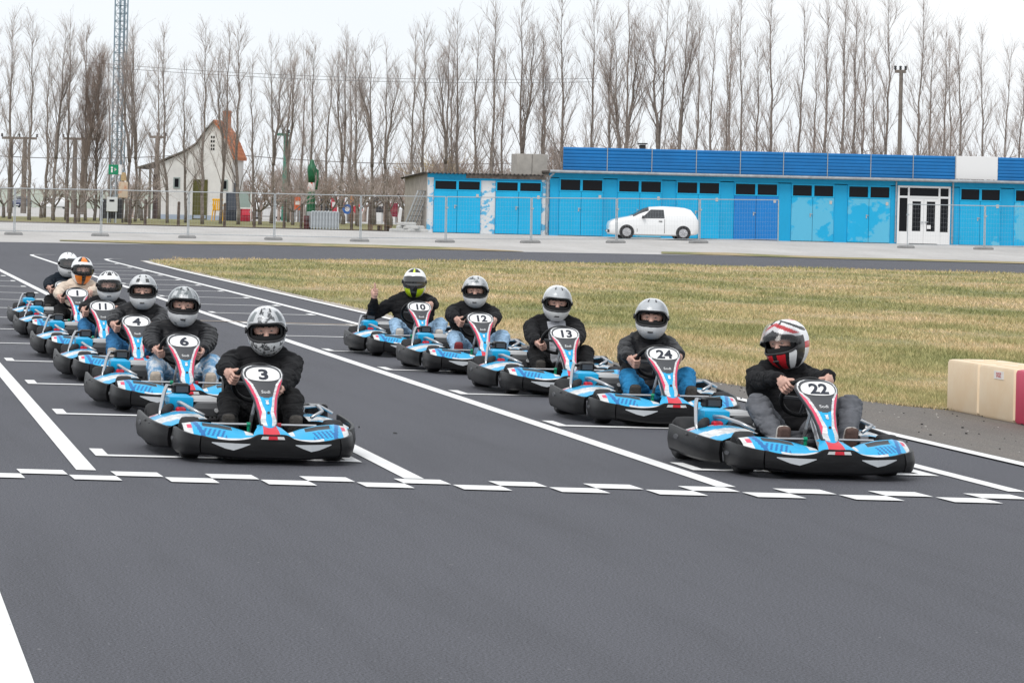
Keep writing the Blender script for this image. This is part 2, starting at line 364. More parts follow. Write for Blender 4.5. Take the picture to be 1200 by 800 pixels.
# ------------------------------------------------------------------ painted markings
Z1 = 0.005
def strip(name, pts, w, m=None, z=Z1):
    b = MB(); P = [Vector((x, y, 0)) for x, y in pts]; vs = []
    for i, p in enumerate(P):
        d = (P[min(i+1, len(P)-1)]-P[max(0, i-1)]).normalized(); q = Vector((d.y, -d.x, 0))*w/2
        vs += [(p.x-q.x, p.y-q.y, z), (p.x+q.x, p.y+q.y, z)]
    b.add(vs, [(2*i, 2*i+1, 2*i+3, 2*i+2) for i in range(len(P)-1)]); return kind(b.build(name, m or M_PAINT, fixn=False), 'structure')
y0 = 20.42
strip('lane_line', [(1.436, 20.25), (1.436, 70)], .118)
strip('lane_line', [(3.374, 20.2), (3.374, 80)], .118)
strip('lane_line', [(5.207, 20.15), (5.207, 97.5), (5.3, 98.7), (5.6, 99.3), (6.0, 99.5)], .118)
strip('lane_line', [(6.98, 20.3), (6.98, 92), (7.06, 94), (7.3, 95), (7.6, 95.2)], .11)
strip('edge_line', [(7.79, -10), (7.79, 20), (7.79, 45), (7.82, 80), (7.95, 92)], .11, z=.011)
strip('lane_line', [(0.555, -10), (0.555, 18.5)], .18)
# chequered start line: two rows of painted squares
sl = kind(empty('start_line'), 'structure')
P0, P1 = at(19.1, 550.3), at(1128.5, 579); e = (P1-P0)/20; d = at(24.9, 555.6)-P0; d.x *= .9
sq = None
for row in (0, 1):
    for k in range(-14, 40):
        if (k+row) % 2: continue
        c = P0+e*k+d*row*1.03
        if sq is None:
            b = MB(); b.add([(0, 0, 0), tuple(e*.985), tuple(e*.985+d*.96), tuple(d*.96)], [(0, 3, 2, 1)]); q = b.build('painted_square', M_PAINT, sl, fixn=False); sq = q
        else: q = sq.copy(); COL.objects.link(q)
        q.location = (c.x, c.y, Z1+.002)
# grid boxes: a bar with a short leg at each end
box0 = None
for row, (xa, xb) in enumerate([(1.575, 3.245), (5.32, 6.86)]):
    for k in range(17):
        Y = 21.45+4.08*k
        if box0 is None or k in (0,):
            b = MB(); w = xb-xa
            b.add([(0, 0, 0), (w, 0, 0), (w, .13, 0), (0, .13, 0)], [(0, 1, 2, 3)])
            b.add([(0, .13, 0), (.085, .13, 0), (.085, .62, 0), (0, .62, 0)], [(0, 1, 2, 3)]); b.add([(w-.085, .13, 0), (w, .13, 0), (w, .62, 0), (w-.085, .62, 0)], [(0, 1, 2, 3)])
            q = b.build('grid_box', M_PAINT2 if False else M_PAINT, fixn=False); box0 = q
        else: q = box0.copy(); COL.objects.link(q)
        q.location = (xa, Y-.06, Z1+.001); kind(q, 'structure')
strip('old_line', [(3.45, 46.6), (6.9, 46.2)], .16, mat('faded_line', (.45, .36, .28), .8, var=.3, vscale=3), z=Z1+.004)

# ------------------------------------------------------------------ the long blue garage building
BY, BZ = 160.0, 0.5; S = BY/FPX
def bx(px): return atX(px, BY)
def bz(px, py): return atY(px, py, BY).z
BLUE = (0.0, 0.38, 0.69); BLUE_D = (0.0, 0.145, 0.42)
M_BLUE = peel_mat('blue_wall_paint', BLUE, (.42, .60, .74), .05)
M_DOOR = [peel_mat('blue_door_paint', (0.0, .42, .74), (.16, .50, .70), .03, 1.1), peel_mat('faded_blue_door_paint', (0.003, .41, .72), (.10, .46, .67), .27, .75, .9), peel_mat('deep_blue_door_paint', (0.0, .20, .58), (.05, .28, .6), .05), peel_mat('patched_blue_door_paint', (0.0, .415, .73), (.13, .48, .67), .13, .6)]
M_PEEL = peel_mat('peeling_white_pier', (.72, .73, .74), (.10, .42, .66), .22, 1.5)
M_RENDER = mat('grey_render', (.34, .31, .28), .9, var=.2, vscale=3, coord='World')
M_PANE = mat('dark_pane', (.008, .009, .012), .25, spec=.18)
M_GUT = mat('galvanised_gutter', (.38, .40, .42), .45, .7, var=.2, vscale=5)
M_ROOF = mat('weathered_roof_sheet', (.10, .085, .075), .9, var=.4, vscale=4)
M_PANEL = mat('blue_ribbed_sheet', (0.0, .15, .42), .5, var=.16, vscale=.5, coord='World')
M_WHITE = mat('white_gloss_paint', (.78, .78, .78), .4)
M_SLAB = mat('grey_concrete_slab', (.38, .36, .33), .9, var=.15, vscale=3, coord='World')
M_STEEL = mat('galvanised_steel', (.45, .48, .50), .45, .6, var=.15, vscale=10)

def garage_bay(parent, x0, x1, ztop_pane, zbot_pane, dm, ptops=True, sign=True):
    """double door x0..x1 with a window strip above; y is measured from the wall face"""
    w = (x1-x0)/2; g = .018
    for s in (0, 1):
        a, c = x0+s*w, x0+(s+1)*w
        fr = MB(); t = .055
        fr.box(a, a+t, -.05, 0.03, zbot_pane, ztop_pane); fr.box(c-t, c, -.05, 0.03, zbot_pane, ztop_pane)
        fr.box(a+t, c-t, -.05, .03, ztop_pane-t, ztop_pane); fr.box(a+t, c-t, -.05, .03, zbot_pane, zbot_pane+t)
        win = fr.build('window', M_DOOR[0], parent)
        p = MB(); p.box(a+t, c-t, .0, .012, zbot_pane+t, ztop_pane-t); p.build('pane', M_PANE, win)
        d = MB(); d.box(a+g/2, c-g/2, -.045, .02, BZ+.02, zbot_pane-.012, bev=.006)
        # sheet-metal door: pressed edges
        leaf = d.build('door', dm, parent)
        h = MB(); hx = c-.12 if s == 0 else a+.12
        if s == 0: h.box(hx-.02, hx+.03, -.07, -.045, BZ+1.15, BZ+1.32); h.box(hx-.01, hx+.1, -.10, -.07, BZ+1.27, BZ+1.30); h.build('handle', M_STEEL, leaf)
        for zz in (BZ+.35, BZ+1.6): k = MB(); k.box((a+.02 if s == 0 else c-.05), (a+.05 if s == 0 else c-.02), -.065, -.045, zz, zz+.14); k.build('hinge', dm, leaf)
    if sign:
        sg = MB(); sg.box(x1-.22, x1-.10, -.06, -.047, zbot_pane-.30, zbot_pane-.14); sg.build('door_plate', mat('pale_door_plate', (.5, .48, .46), .6), parent)

# main range
gx0, gx1 = bx(643.5), bx(1480)
zt = bz(800, 206); zroof = bz(649, 199.3)
BT = BZ+2.93
g = empty('garage_building', (0, BY, 0)); tag(g, 'long bright blue garage row with ribbed blue roof panels and white entrance', 'building')
bays = [(654.4, 706), (723, 774.7), (791.5, 843), (859.6, 911), (926.7, 976.7), (992.6, 1042.6)]
bays = [(bx(a), bx(c)) for a, c in bays]
ent = (bx(1051), bx(1113)); more = [(bx(1124), bx(1172)), (bx(1188), bx(1238)), (bx(1256), bx(1306)), (bx(1323), bx(1373))]
zp1, zp0 = BZ+2.68, BZ+2.07
allop = [(a, c, BZ+.0, zp1) for a, c in bays]+[(ent[0], ent[1], BZ, BZ+2.72)]+[(a, c, BZ, zp1) for a, c in more]
x = gx0
for (a, c, z0, z1) in allop:                       # piers between the openings
    p = MB(); p.box(x, a, 0, .3, BZ-.3, zp1); p.build('pier', M_BLUE, g); x = c
p = MB(); p.box(x, gx1, 0, .3, BZ-.3, zp1); p.build('pier', M_BLUE, g)
p = MB(); p.box(gx0, gx1, .002, .3, BZ+2.722, BT); p.build('lintel', M_BLUE, g)
for (a, c) in bays+more:
    p = MB(); p.box(a, c, 0.002, .3, zp1, BZ+2.722); p.build('lintel', M_BLUE, g)
p = MB(); p.box(gx0, gx0+.25, .3, 7, BZ-.3, BT); p.box(gx1-.25, gx1, .3, 7, BZ-.3, BT); p.box(gx0, gx1, 6.8, 7, BZ-.3, BT-.01); p.build('wall', M_RENDER, g)
p = MB(); p.box(gx0+.25, gx1-.25, .32, 6.8, BZ-.02, BZ+.02); p.build('floor', M_SLAB, g)
styles = [0, 3, 0, 2, 1, 1]
for (a, c), st in zip(bays, styles): garage_bay(g, a, c, zp1, zp0, M_DOOR[st])
for (a, c), st in zip(more, [3, 1, 0, 1]): garage_bay(g, a, c, zp1, zp0, M_DOOR[st])
rf = MB(); rf.box(gx0-.12, gx1+.2, -.38, 7.2, BT, BT+.10); roof = rf.build('roof', M_ROOF, g)
gt = MB(); gt.tube([(gx0-.1, -.44, BT+.06), (gx1+.2, -.44, BT+.06)], .075, 8); gt.build('gutter', M_GUT, g)
dp = MB(); dp.tube([(gx0+.1, -.44, BT), (gx0-.05, -.25, BT-.2), (gx0-.12, -.08, BT-.45), (gx0-.12, -.08, BZ+.1)], .05, 8); dp.build('downpipe', M_GUT, g)
dp = MB(); dp.tube([(bx(1049), -.06, BT), (bx(1049), -.06, BZ+.05)], .035, 6); dp.build('downpipe', M_GUT, g)
dp = MB(); dp.tube([(bx(1115.5), -.06, BT), (bx(1115.5), -.06, BZ+.05)], .04, 6); dp.build('downpipe', M_GUT, g)
# roof panels
bnd = [658, 710, 762.3, 814.4, 866, 916.6, 968.2, 1018.9, 1068.6, 1118.3, 1168, 1218, 1268, 1318, 1368, 1418, 1468]
for k, (a, c) in enumerate(zip(bnd, bnd[1:])):
    xa, xb = bx(a)+.02, bx(c)-.02; z0, z1 = BT+.12, BT+1.22; yb = .05
    if k == 9:
        q = MB(); q.box(xa-.02, xb+.02, yb-.02, yb+.05, z0+.04, z1+.02, bev=.01); q.build('roof_panel', M_WHITE, g)['label'] = 'plain white panel'
        continue
    n = 48; vs = []
    for i in range(n+1):
        t = i/n; r = .035*math.copysign(min(1, abs(math.sin(t*math.pi*7))*1.6), 1)
        vs += [(xa, yb-r, z0+(z1-z0)*t), (xb, yb-r, z0+(z1-z0)*t)]
    q = MB(); q.add(vs, [(2*i, 2*i+1, 2*i+3, 2*i+2) for i in range(n)]); q.box(xa, xb, yb+.01, yb+.03, z0, z1)
    pn = q.build('roof_panel', M_PANEL, g)
    q = MB(); q.box(xb+.005, xb+.035, yb-.06, yb+.06, z0-.12, z1+.03); q.tube([(xb+.02, yb+.05, z1-.1), (xb+.02, yb+1.0, z0-.02)], .025, 6); q.build('bracket', M_STEEL, pn)
q = MB(); q.box(bx(763)-.12, bx(763)+.12, 2, 2.25, BT+.1, BT+1.45); q.box(bx(763)-.2, bx(763)+.2, 1.92, 2.33, BT+1.47, BT+1.53); q.build('flue', mat('sooty_flue', (.05, .05, .05), .9), g)
# entrance: white frame, side lights, double glazed doors
e0, e1 = ent; q = MB(); zt_ = BZ+2.72; T = .09
q.box(e0, e0+T, -.04, .1, BZ, zt_); q.box(e1-T, e1, -.04, .1, BZ, zt_); q.box(e0+T, e1-T, -.04, .1, zt_-T, zt_); q.box(e0+T, e1-T, -.04, .1, BZ+2.15, BZ+2.25)
sw = (e1-e0)*.21
q.box(e0+sw-.05, e0+sw+.05, -.04, .1, BZ, BZ+2.15); q.box(e1-sw-.05, e1-sw+.05, -.04, .1, BZ, BZ+2.15)
q.box(e0+sw-.04, e0+sw+.04, -.04, .1, BZ+2.25, zt_-T); q.box(e1-sw-.04, e1-sw+.04, -.04, .1, BZ+2.25, zt_-T)
en = q.build('entrance_frame', M_WHITE, g)
def pane(a, c, z0, z1, par):
    q = MB(); q.box(a, c, .02, .035, z0, z1); return q.build('pane', M_PANE, par)
pane(e0+T, e0+sw-.04, BZ+2.25, zt_-T, en); pane(e0+sw+.04, e1-sw-.04, BZ+2.25, zt_-T, en); pane(e1-sw+.04, e1-T, BZ+2.25, zt_-T, en)
pane(e0+T, e0+sw-.05, BZ+.58, BZ+2.15, en); pane(e1-sw+.05, e1-T, BZ+.58, BZ+2.15, en)
q = MB(); q.box(e0+T, e0+sw-.05, 0, .05, BZ, BZ+.58); q.build('lower_panel', M_WHITE, en); q = MB(); q.box(e1-sw+.05, e1-T, 0, .05, BZ, BZ+.58); q.build('lower_panel', M_WHITE, en)
mx = (e0+e1)/2
for a, c, s in ((e0+sw+.05, mx-.005, 1), (mx+.005, e1-sw-.05, -1)):
    q = MB(); t = .13; q.box(a, a+t, -.03, .05, BZ+.03, BZ+2.14); q.box(c-t, c, -.03, .05, BZ+.03, BZ+2.14); q.box(a+t, c-t, -.03, .05, BZ+2.0, BZ+2.14); q.box(a+t, c-t, -.03, .05, BZ+.03, BZ+.60)
    d = q.build('door', M_WHITE, g); pane(a+t, c-t, BZ+.60, BZ+2.0, d)
    q = MB(); hx = c-.07 if s > 0 else a+.07; q.box(hx-.02, hx+.02, -.09, -.03, BZ+1.0, BZ+1.06); q.box(hx-.02-.1*(s > 0), hx+.02+.1*(s < 0), -.11, -.09, BZ+1.03, BZ+1.06); q.build('handle', M_STEEL, d)
q = MB(); q.box(mx+.16, mx+.34, -.045, -.032, BZ+.72, BZ+.90); q.build('notice', M_WHITE, g)

# low range on the left with corrugated roof
lx0, lx1 = bx(501), gx0-.02; LT = BZ+2.82
g2 = empty('low_garage', (0, BY, 0)); tag(g2, 'low blue two-door garage with corrugated roof and peeling white piers', 'building')
d1 = (bx(507.5), bx(562.5)); d2 = (bx(580), bx(634)); lz1, lz0 = BZ+2.48, BZ+1.98
q = MB(); q.box(lx0, d1[0], .04, .34, BZ-.3, lz1+.1); q.build('pier', M_PEEL, g2); q = MB(); q.box(d1[1], d2[0], .04, .34, BZ-.3, lz1); q.build('pier', M_PEEL, g2); q = MB(); q.box(d2[1], lx1, .04, .34, BZ-.3, lz1+.1); q.build('pier', M_PEEL, g2)
q = MB(); q.box(lx0, bx(545), .03, .34, lz1+.101, LT-.02); q.build('fascia', M_BLUE, g2)
q = MB(); q.box(bx(545)+.01, lx1, .03, .34, lz1+.101, LT-.02); q.build('fascia', mat('rotten_fascia', (.11, .085, .07), .95, col2=(.35, .31, .28), vscale=3, coord='World'), g2)
for a, c in (d1, d2):
    q = MB(); q.box(a, c, .035, .3, lz1, lz1+.099); q.build('lintel', M_BLUE, g2)
q = MB(); q.box(d1[1], d2[0], .05, .3, lz1, lz1+.099); q.build('lintel', M_BLUE, g2)
q = MB(); q.box(lx0, lx0+.25, .345, 6.8, BZ-.3, LT-.06); q.box(lx0+.25, lx1, 6.5, 6.8, BZ-.3, LT-.06); q.build('wall', M_RENDER, g2)
hold = empty('_tmp'); bpy.data.objects.remove(hold)
def bay2(a, c):
    before = set(COL.objects); garage_bay(g2, a, c, lz1, lz0, M_DOOR[0])
bay2(*d1); bay2(*d2)
n = 90; vs = []
for i in range(n+1):
    xx = lx0-.25+(lx1-lx0+.25-.25)*i/n; zz = LT+.035*math.sin(i*math.pi*2/3.0)
    vs += [(xx, -.3, zz), (xx, 7.0, zz-.25), (xx, -.3, zz-.035), (xx, 7.0, zz-.285)]
q = MB(); fs = []
for i in range(n):
    a = 4*i; c = a+4; fs += [(a, c, c+1, a+1), (a+2, a+3, c+3, c+2), (a, a+2, c+2, c)]
q.add(vs, fs); q.build('roof', M_ROOF, g2)
q = MB(); bx0, bx1 = bx(611), bx(647)
q.box(bx0, (bx0+bx1)/2-.01, 1.4, 2.8, LT+.0, LT+.99, bev=.01); q.box((bx0+bx1)/2+.01, bx1, 1.4, 2.8, LT+.0, LT+.99, bev=.01); q.build('concrete_block', M_SLAB, g2)
q = MB(); q.tube([(bx(640), -.02, LT-.1), (bx(640), -.02, BZ+.05)], .05, 8); q.build('downpipe', M_GUT, g2)
# ------------------------------------------------------------------ cars
M_RUB = mat('black_rubber', (.018, .018, .02), .8, var=.3, vscale=20)
M_CARW = mat('white_car_paint', (.80, .81, .82), .25, coat=.6)
M_TRIM = mat('dark_plastic_trim', (.03, .03, .033), .6)
M_GLASS = mat('tinted_car_glass', (.03, .035, .04), .06, spec=.8)
M_ALLOY = mat('silver_wheel', (.5, .5, .52), .4, .6)
M_LAMP = mat('clear_lamp', (.55, .56, .58), .1, spec=.8); M_REDL = mat('red_lamp', (.4, .02, .02), .2)
def make_car(name, label, cat, paint, L=3.9, van=True, group=None):
    """front at -x, seen from -y; origin on the ground at mid length"""
    t = empty(name); tag(t, label, cat, group); H = 1.46; k = L/3.84
    # stations along the length: (l, z_low, z_belt, z_top, half width low, half width belt, half width top)
    st = [(0, .26, .52, .66, .54, .56, .48), (.05, .20, .58, .76, .68, .70, .62), (.22, .17, .68, .86, .77, .79, .69), (.55, .16, .78, .94, .80, .82, .71), (.95, .16, .86, 1.03, .815, .83, .71),
          (1.12, .16, .89, 1.12, .82, .83, .66), (1.45, .16, .92, 1.33, .82, .83, .60), (1.75, .16, .93, 1.45, .82, .83, .58), (2.3, .16, .94, 1.49, .82, .83, .585), (2.9, .16, .95, 1.47, .82, .83, .59),
          (3.25, .18, .95, 1.44, .815, .825, .61), (3.52, .20, .95, 1.36, .80, .81, .63), (3.72, .24, .94, 1.12, .78, .79, .68), (3.82, .28, .82, .94, .74, .75, .68), (3.84, .34, .66, .76, .70, .71, .64)]
    rings = []
    for l, zl, zb, zt, wl, wb, wt in st:
        half = [(wl*.9, zl), (wl, zl+.06), (wb*1.0, (zl+zb)/2), (wb, zb), ((wb+wt)/2+.03, zb+(zt-zb)*.5), (wt, zt-.04), (wt*.85, zt), (wt*.4, zt+.015)]
        rings.append([((l-1.92)*k, -w, z) for w, z in half]+[((l-1.92)*k, w, z) for w, z in reversed(half)])
    b = MB(); b.loft(rings); body = b.build('body', paint, t, True, auto=50)
    def sidepatch(nm, pts, m, off=.016):
        for sgn in (-1, 1):
            q = MB(); vs = []; ng = 6
            for iu in range(ng+1):
              for iv in range(ng+1):
                fu, fv = iu/ng, iv/ng; l, z = [(pts[0][c_]*(1-fu)+pts[1][c_]*fu)*(1-fv)+(pts[3][c_]*(1-fu)+pts[2][c_]*fu)*fv for c_ in (0, 1)]
                zb = np.interp(l, [s[0] for s in st], [s[2] for s in st]); zt = np.interp(l, [s[0] for s in st], [s[3] for s in st]); wb = np.interp(l, [s[0] for s in st], [s[5] for s in st]); wt = np.interp(l, [s[0] for s in st], [s[6] for s in st])
                f = (z-zb)/(zt-zb); wm = (wb+wt)/2+.03
                w = wb+(wm-wb)*f*2 if f < .5 else wm+(wt-wm)*(f-.5)/.5
                vs.append(((l-1.92)*k, sgn*(w+off), z))
            q.add(vs, [(i*(ng+1)+j, (i+1)*(ng+1)+j, (i+1)*(ng+1)+j+1, i*(ng+1)+j+1) for i in range(ng) for j in range(ng)]); q.build(nm, m, t, True)
    sidepatch('window', [(1.36, .94), (2.36, .96), (2.33, 1.345), (1.78, 1.345)], M_GLASS)
    if not van: sidepatch('window', [(2.42, .97), (3.25, .99), (3.08, 1.29), (2.40, 1.34)], M_GLASS)
    def ws(u, v):
        l = 1.02+.68*v; zb, zt, wb, wt = [float(np.interp(l, [s[0] for s in st], [s[i_] for s in st])) for i_ in (2, 3, 5, 6)]; wm = (wb+wt)/2+.03
        sec = [(-wm, zb+(zt-zb)*.5), (-wt, zt-.04), (-wt*.85, zt), (-wt*.4, zt+.015), (0, zt+.015), (wt*.4, zt+.015), (wt*.85, zt), (wt, zt-.04), (wm, zb+(zt-zb)*.5)]; y = (u-.5)*2*(wt+(wm-wt)*.55); z = float(np.interp(y, [p_[0] for p_ in sec], [p_[1] for p_ in sec])); return ((l-1.92)*k-.012, y*1.01, z+.014)
    q = MB(); q.grid(ws, 16, 8); q.build('windscreen', M_GLASS, t, True)
    q = MB(); q.add([((l-1.92)*k+.012, w, z) for l, w, z in [(3.46, -.5, 1.31), (3.46, .5, 1.31), (3.7, .58, 1.08), (3.7, -.58, 1.08)]], [(0, 1, 2, 3)]); q.build('rear_window', M_GLASS, t)
    for l in (.74, 3.18):
        for sgn in (-1, 1):
            q = MB(); cx, cy = (l-1.92)*k, sgn*.755
            q.lathe([(-.09, .26), (-.085, .295), (.07, .30), (.085, .285), (.09, .20)], (cx, cy, .30), 'y', 22); wh = q.build('wheel', M_RUB, t, True, auto=40)
            q = MB()
            q.lathe([(0, .195), (sgn*.01, .19), (sgn*.012, .05), (sgn*.03, .04)], (cx, cy+sgn*.091, .30), 'y', 18)
            for a in range(7):
                an = a*2*math.pi/7; q.tube([(cx+.05*math.cos(an), cy+sgn*.105, .3+.05*math.sin(an)), (cx+.18*math.cos(an), cy+sgn*.103, .3+.18*math.sin(an))], .022, 5)
            q.build('rim', M_ALLOY, wh)
            q = MB(); q.lathe([(0, .33), (sgn*.006, .325), (sgn*.007, .30)], (cx, sgn*.834, .31), 'y', 24); q.build('wheel_arch', M_TRIM, t)
    q = MB(); q.box(-1.955*k, -1.80*k, -.60, .60, .27, .40, bev=.03); q.build('bumper', M_TRIM, t)
    for sgn in (-1, 1):
        q = MB(); q.add([((l-1.92)*k-.012, sgn*(w+.012), z) for l, w, z in [(.02, .44, .60), (.08, .69, .62), (.34, .78, .76), (.28, .68, .85), (.07, .54, .76)]], [(0, 1, 2, 3, 4)]); q.build('headlight', M_LAMP, t)
        q = MB(); q.add([((l-1.92)*k+.01, sgn*(w+.012), z) for l, w, z in [(3.60, .775, .98), (3.74, .74, .92), (3.80, .70, .74), (3.66, .765, .74)]], [(0, 1, 2, 3)]); q.build('tail_light', M_REDL, t)
        q = MB(); q.box((1.38-1.92)*k, (1.50-1.92)*k, min(sgn*.84, sgn*1.0), max(sgn*.84, sgn*1.0), .94, 1.06, bev=.02); q.build('mirror', paint if not van else M_TRIM, t)
        q = MB(); y_ = sgn*.838; q.box((2.12-1.92)*k, (2.26-1.92)*k, min(y_, y_+sgn*.02), max(y_, y_+sgn*.02), .80, .84); q.build('door_handle', M_TRIM, t)
        q = MB(); q.box((1.18-1.92)*k, (1.2-1.92)*k, min(sgn*.822, sgn*.828), max(sgn*.822, sgn*.828), .32, .86); q.box((2.36-1.92)*k, (2.38-1.92)*k, min(sgn*.824, sgn*.832), max(sgn*.824, sgn*.832), .28, .92); q.build('door_seam', M_TRIM, t)
    q = MB(); q.box(-1.965*k, -1.955*k, -.26, .26, .29, .38); q.build('number_plate', M_WHITE, t)
    return t
p = at(763.5, 280.2)
v = make_car('delivery_van', 'small white panel van parked in front of the blue garage doors', 'van', M_CARW, 3.95); v.location = p; v.rotation_euler.z = math.radians(-6)
Lv = 103*p.y/FPX; v.scale = (Lv/4.0,)*3
c2 = make_car('parked_car', 'dark blue car parked far off by the pale green wall', 'car', mat('dark_blue_car_paint', (.02, .03, .09), .25, coat=.5), 3.95, False); c2.location = (atX(25, 440), 440, zg(440)); c2.rotation_euler.z = math.radians(70)
c3 = make_car('parked_car', 'white car parked far off behind bare trunks by the pale green wall', 'car', M_CARW, 3.95, False); c3.location = (atX(62, 430), 430, zg(430)); c3.rotation_euler.z = math.radians(-60)
c3 = make_car('parked_car', 'white car far off between the white house and the green figure', 'car', M_CARW, 3.95, False); c3.location = (atX(313, 222), 222, zg(222)); c3.rotation_euler.z = math.radians(20)

# ------------------------------------------------------------------ site fence panels
M_FEET = mat('grey_fence_foot', (.25, .25, .25), .9, var=.2, vscale=9)
M_WIRE = mat('fence_wire', (.42, .44, .45), .5, .4)
def make_panel():
    t = empty('wire_fence'); w, h = 3.6, 1.95
    f = MB(); f.tube([(0, 0, .06), (0, 0, h)], .021, 8); f.build('upright', M_STEEL, t)
    f = MB(); f.tube([(w, 0, .06), (w, 0, h)], .021, 8); f.build('upright', M_STEEL, t)
    f = MB(); f.tube([(0, 0, h), (w, 0, h)], .019, 8); f.build('top_rail', M_STEEL, t)
    f = MB(); f.tube([(0, 0, .17), (w, 0, .17)], .016, 8); f.build('bottom_rail', M_STEEL, t)
    f = MB(); n = 30
    for i in range(1, n): f.tube([(w*i/n, 0, .17), (w*i/n, 0, h)], .0017, 3, caps=False)
    for i in range(1, 9): f.tube([(0, .004, .17+(h-.17)*i/9), (w, .004, .17+(h-.17)*i/9)], .0017, 3, caps=False)
    f.build('wire_mesh', M_WIRE, t)
    f = MB(); f.loft([[(x*a-.06, y*bb, z) for x, y in ((-1, -1), (1, -1), (1, 1), (-1, 1))] for a, bb, z in ((.36, .12, 0), (.36, .12, .07), (.30, .09, .12))]); f.build('foot', M_FEET, t)
    f = MB(); f.box(-.05, .05, -.035, .035, 1.45, 1.52); f.build('clamp', M_STEEL, t)
    return t
posts = [(-85, 273.2), (17.5, 275.2), (119, 276.8), (221, 279), (322, 281.2), (423, 283.2), (523, 285), (623, 287), (723, 288.8), (820, 290.4), (913, 291.6), None, (1063, 296.2), (1154, 298.2), (1255, 300)]
where = ['in front of the dark blue and white parked cars', 'in front of the grey meter cabinet', 'in front of the white house', 'in front of the green figure', 'in front of the stacked grey barriers', 'in front of the leaning fence panels', 'in front of the corrugated low garage', 'in front of the downpipe between the two garages', 'in front of the parked van\'s bonnet', 'in front of the deep blue garage door', None, None, 'in front of the white entrance doors', 'in front of the patchy door beside the entrance']
proto = None
for k in range(len(posts)-1):
    if posts[k] is None or posts[k+1] is None: continue
    a, c = at(*posts[k]), at(*posts[k+1])
    if proto is None: t = proto = make_panel()
    else: t = copy_tree(proto)
    t.location = a; d = c-a; t.rotation_euler = (0, -math.atan2(d.z, math.hypot(d.x, d.y)), math.atan2(d.y, d.x)); s = d.length/3.66; t.scale = (s, 1, 1)
    tag(t, 'galvanised wire fence panel '+(where[k] or 'on the concrete apron'), 'fence panel', 'wire fence panels along the apron')
    t['label'] = ['galvanised wire fence panel at the end of the run by the pale green wall'][0] if k == 0 else t['label']

# ------------------------------------------------------------------ white house
HY = 190.0; hp = Vector((atX(248, HY), HY, zg(HY))); hs = FPX/HY
hz = empty('white_house', hp, math.radians(-17)); tag(hz, 'white gabled house with orange tiled roof, brick chimney and olive door', 'house')
M_LIME = mat('white_limewash', (.70, .69, .67), .9, var=.10, vscale=1.2); M_TILE = mat('orange_roof_tile', (.42, .13, .055), .85, col2=(.62, .24, .12), vscale=6)
M_PLINTH = mat('blue_grey_plinth', (.36, .42, .50), .9); M_VERGE = mat('dark_verge_board', (.13, .12, .10), .9)
def hxz(px, py): return ((px-248)/hs/.956, (257.5-py-(248-px)*-SLOPE*0)/hs)
gab = [(187, 257), (187, 192), (215, 179), (228, 170), (238, 155), (248, 142), (258, 154), (265, 168), (270, 182), (270, 257)]
pl = [hxz(*p) for p in gab]; D = 3.4
b = MB(); b.prism(pl, 0, D); b.build('wall', M_LIME, hz)
b = MB(); b.box(pl[0][0]-.02, pl[-1][0]+.02, -.03, D+.02, 0, .27); b.build('plinth', M_PLINTH, hz)
# right slope: rows of tiles
rs = [hxz(*p) for p in [(248, 141), (258, 153), (265.5, 167), (273, 185)]]
def along(poly, t):
    seg = [math.dist(a, c) for a, c in zip(poly, poly[1:])]; L_ = sum(seg)*t
    for (a, c), l in zip(zip(poly, poly[1:]), seg):
        if L_ <= l or (a, c) == (poly[-2], poly[-1]): f = L_/l; return (a[0]+(c[0]-a[0])*f, a[1]+(c[1]-a[1])*f)
        L_ -= l
roof = None
rb = MB(); rb.loft([[(x, y, z+.03) for x, z in rs]+[(x-.02, y, z-.06) for x, z in reversed(rs)] for y in (-.18, D+.2)]); roof = rb.build('roof', M_TILE, hz)
tile = None; rows, cols = 11, 14
for i in range(rows):
    (xa, za), (xb, zb) = along(rs, 1-(i/rows)), along(rs, 1-((i+1.12)/rows if i < rows-1 else 1))
    for j in range(cols):
        y0_ = -.18+(D+.38)*j/cols; y1_ = -.18+(D+.38)*(j+.94)/cols; q = MB(); h_ = .06+R.uniform(0, .015)
        q.add([(xa, y0_, za+h_+.03), (xa, y1_, za+h_+.03), (xb, y1_, zb+.05), (xb, y0_, zb+.05), (xa, (y0_+y1_)/2, za+h_+.065), (xb, (y0_+y1_)/2, zb+.085), (xa, y0_, za+.03), (xa, y1_, za+.03)],
              [(0, 4, 5, 3), (4, 1, 2, 5), (6, 7, 1, 4, 0)]); q.build('roof_tile', M_TILE, roof, fixn=False)
ls = [hxz(*p) for p in [(248, 141), (238, 153.5), (228, 168.5), (215, 177.5), (187, 190), (160, 198.5)]]
rb = MB(); rb.loft([[(x, y, z+.06) for x, z in ls]+[(x+.01, y, z-.02) for x, z in reversed(ls)] for y in (-.2, D+.2)]); rb.build('roof', M_VERGE, hz)
q = MB(); cx, cz = hxz(257.5, 128); q.box(cx-.19, cx+.19, 1.2, 1.6, cz-1.1, cz, bev=.01); q.box(cx-.23, cx+.23, 1.16, 1.64, cz-.12, cz-.04); ch = q.build('chimney', mat('orange_brick', (.36, .13, .06), .9, col2=(.5, .22, .12), vscale=12), hz)
def hwin(px0, px1, py0, py1, m, nm='window', fr=.07, fm=None):
    (a, z1), (c, z0) = hxz(px0, py0), hxz(px1, py1)
    q = MB(); q.box(a, a+fr, -.05, .02, z0, z1); q.box(c-fr, c, -.05, .02, z0, z1); q.box(a+fr, c-fr, -.05, .02, z1-fr, z1); q.box(a+fr, c-fr, -.05, .02, z0, z0+fr)
    w = q.build(nm, fm or mat('grey_green_frame', (.28, .33, .32), .6), hz)
    q = MB(); q.box(a+fr, c-fr, -.02, -.008, z0+fr, z1-fr); q.build('pane' if nm == 'window' else 'leaf', m, w); return w
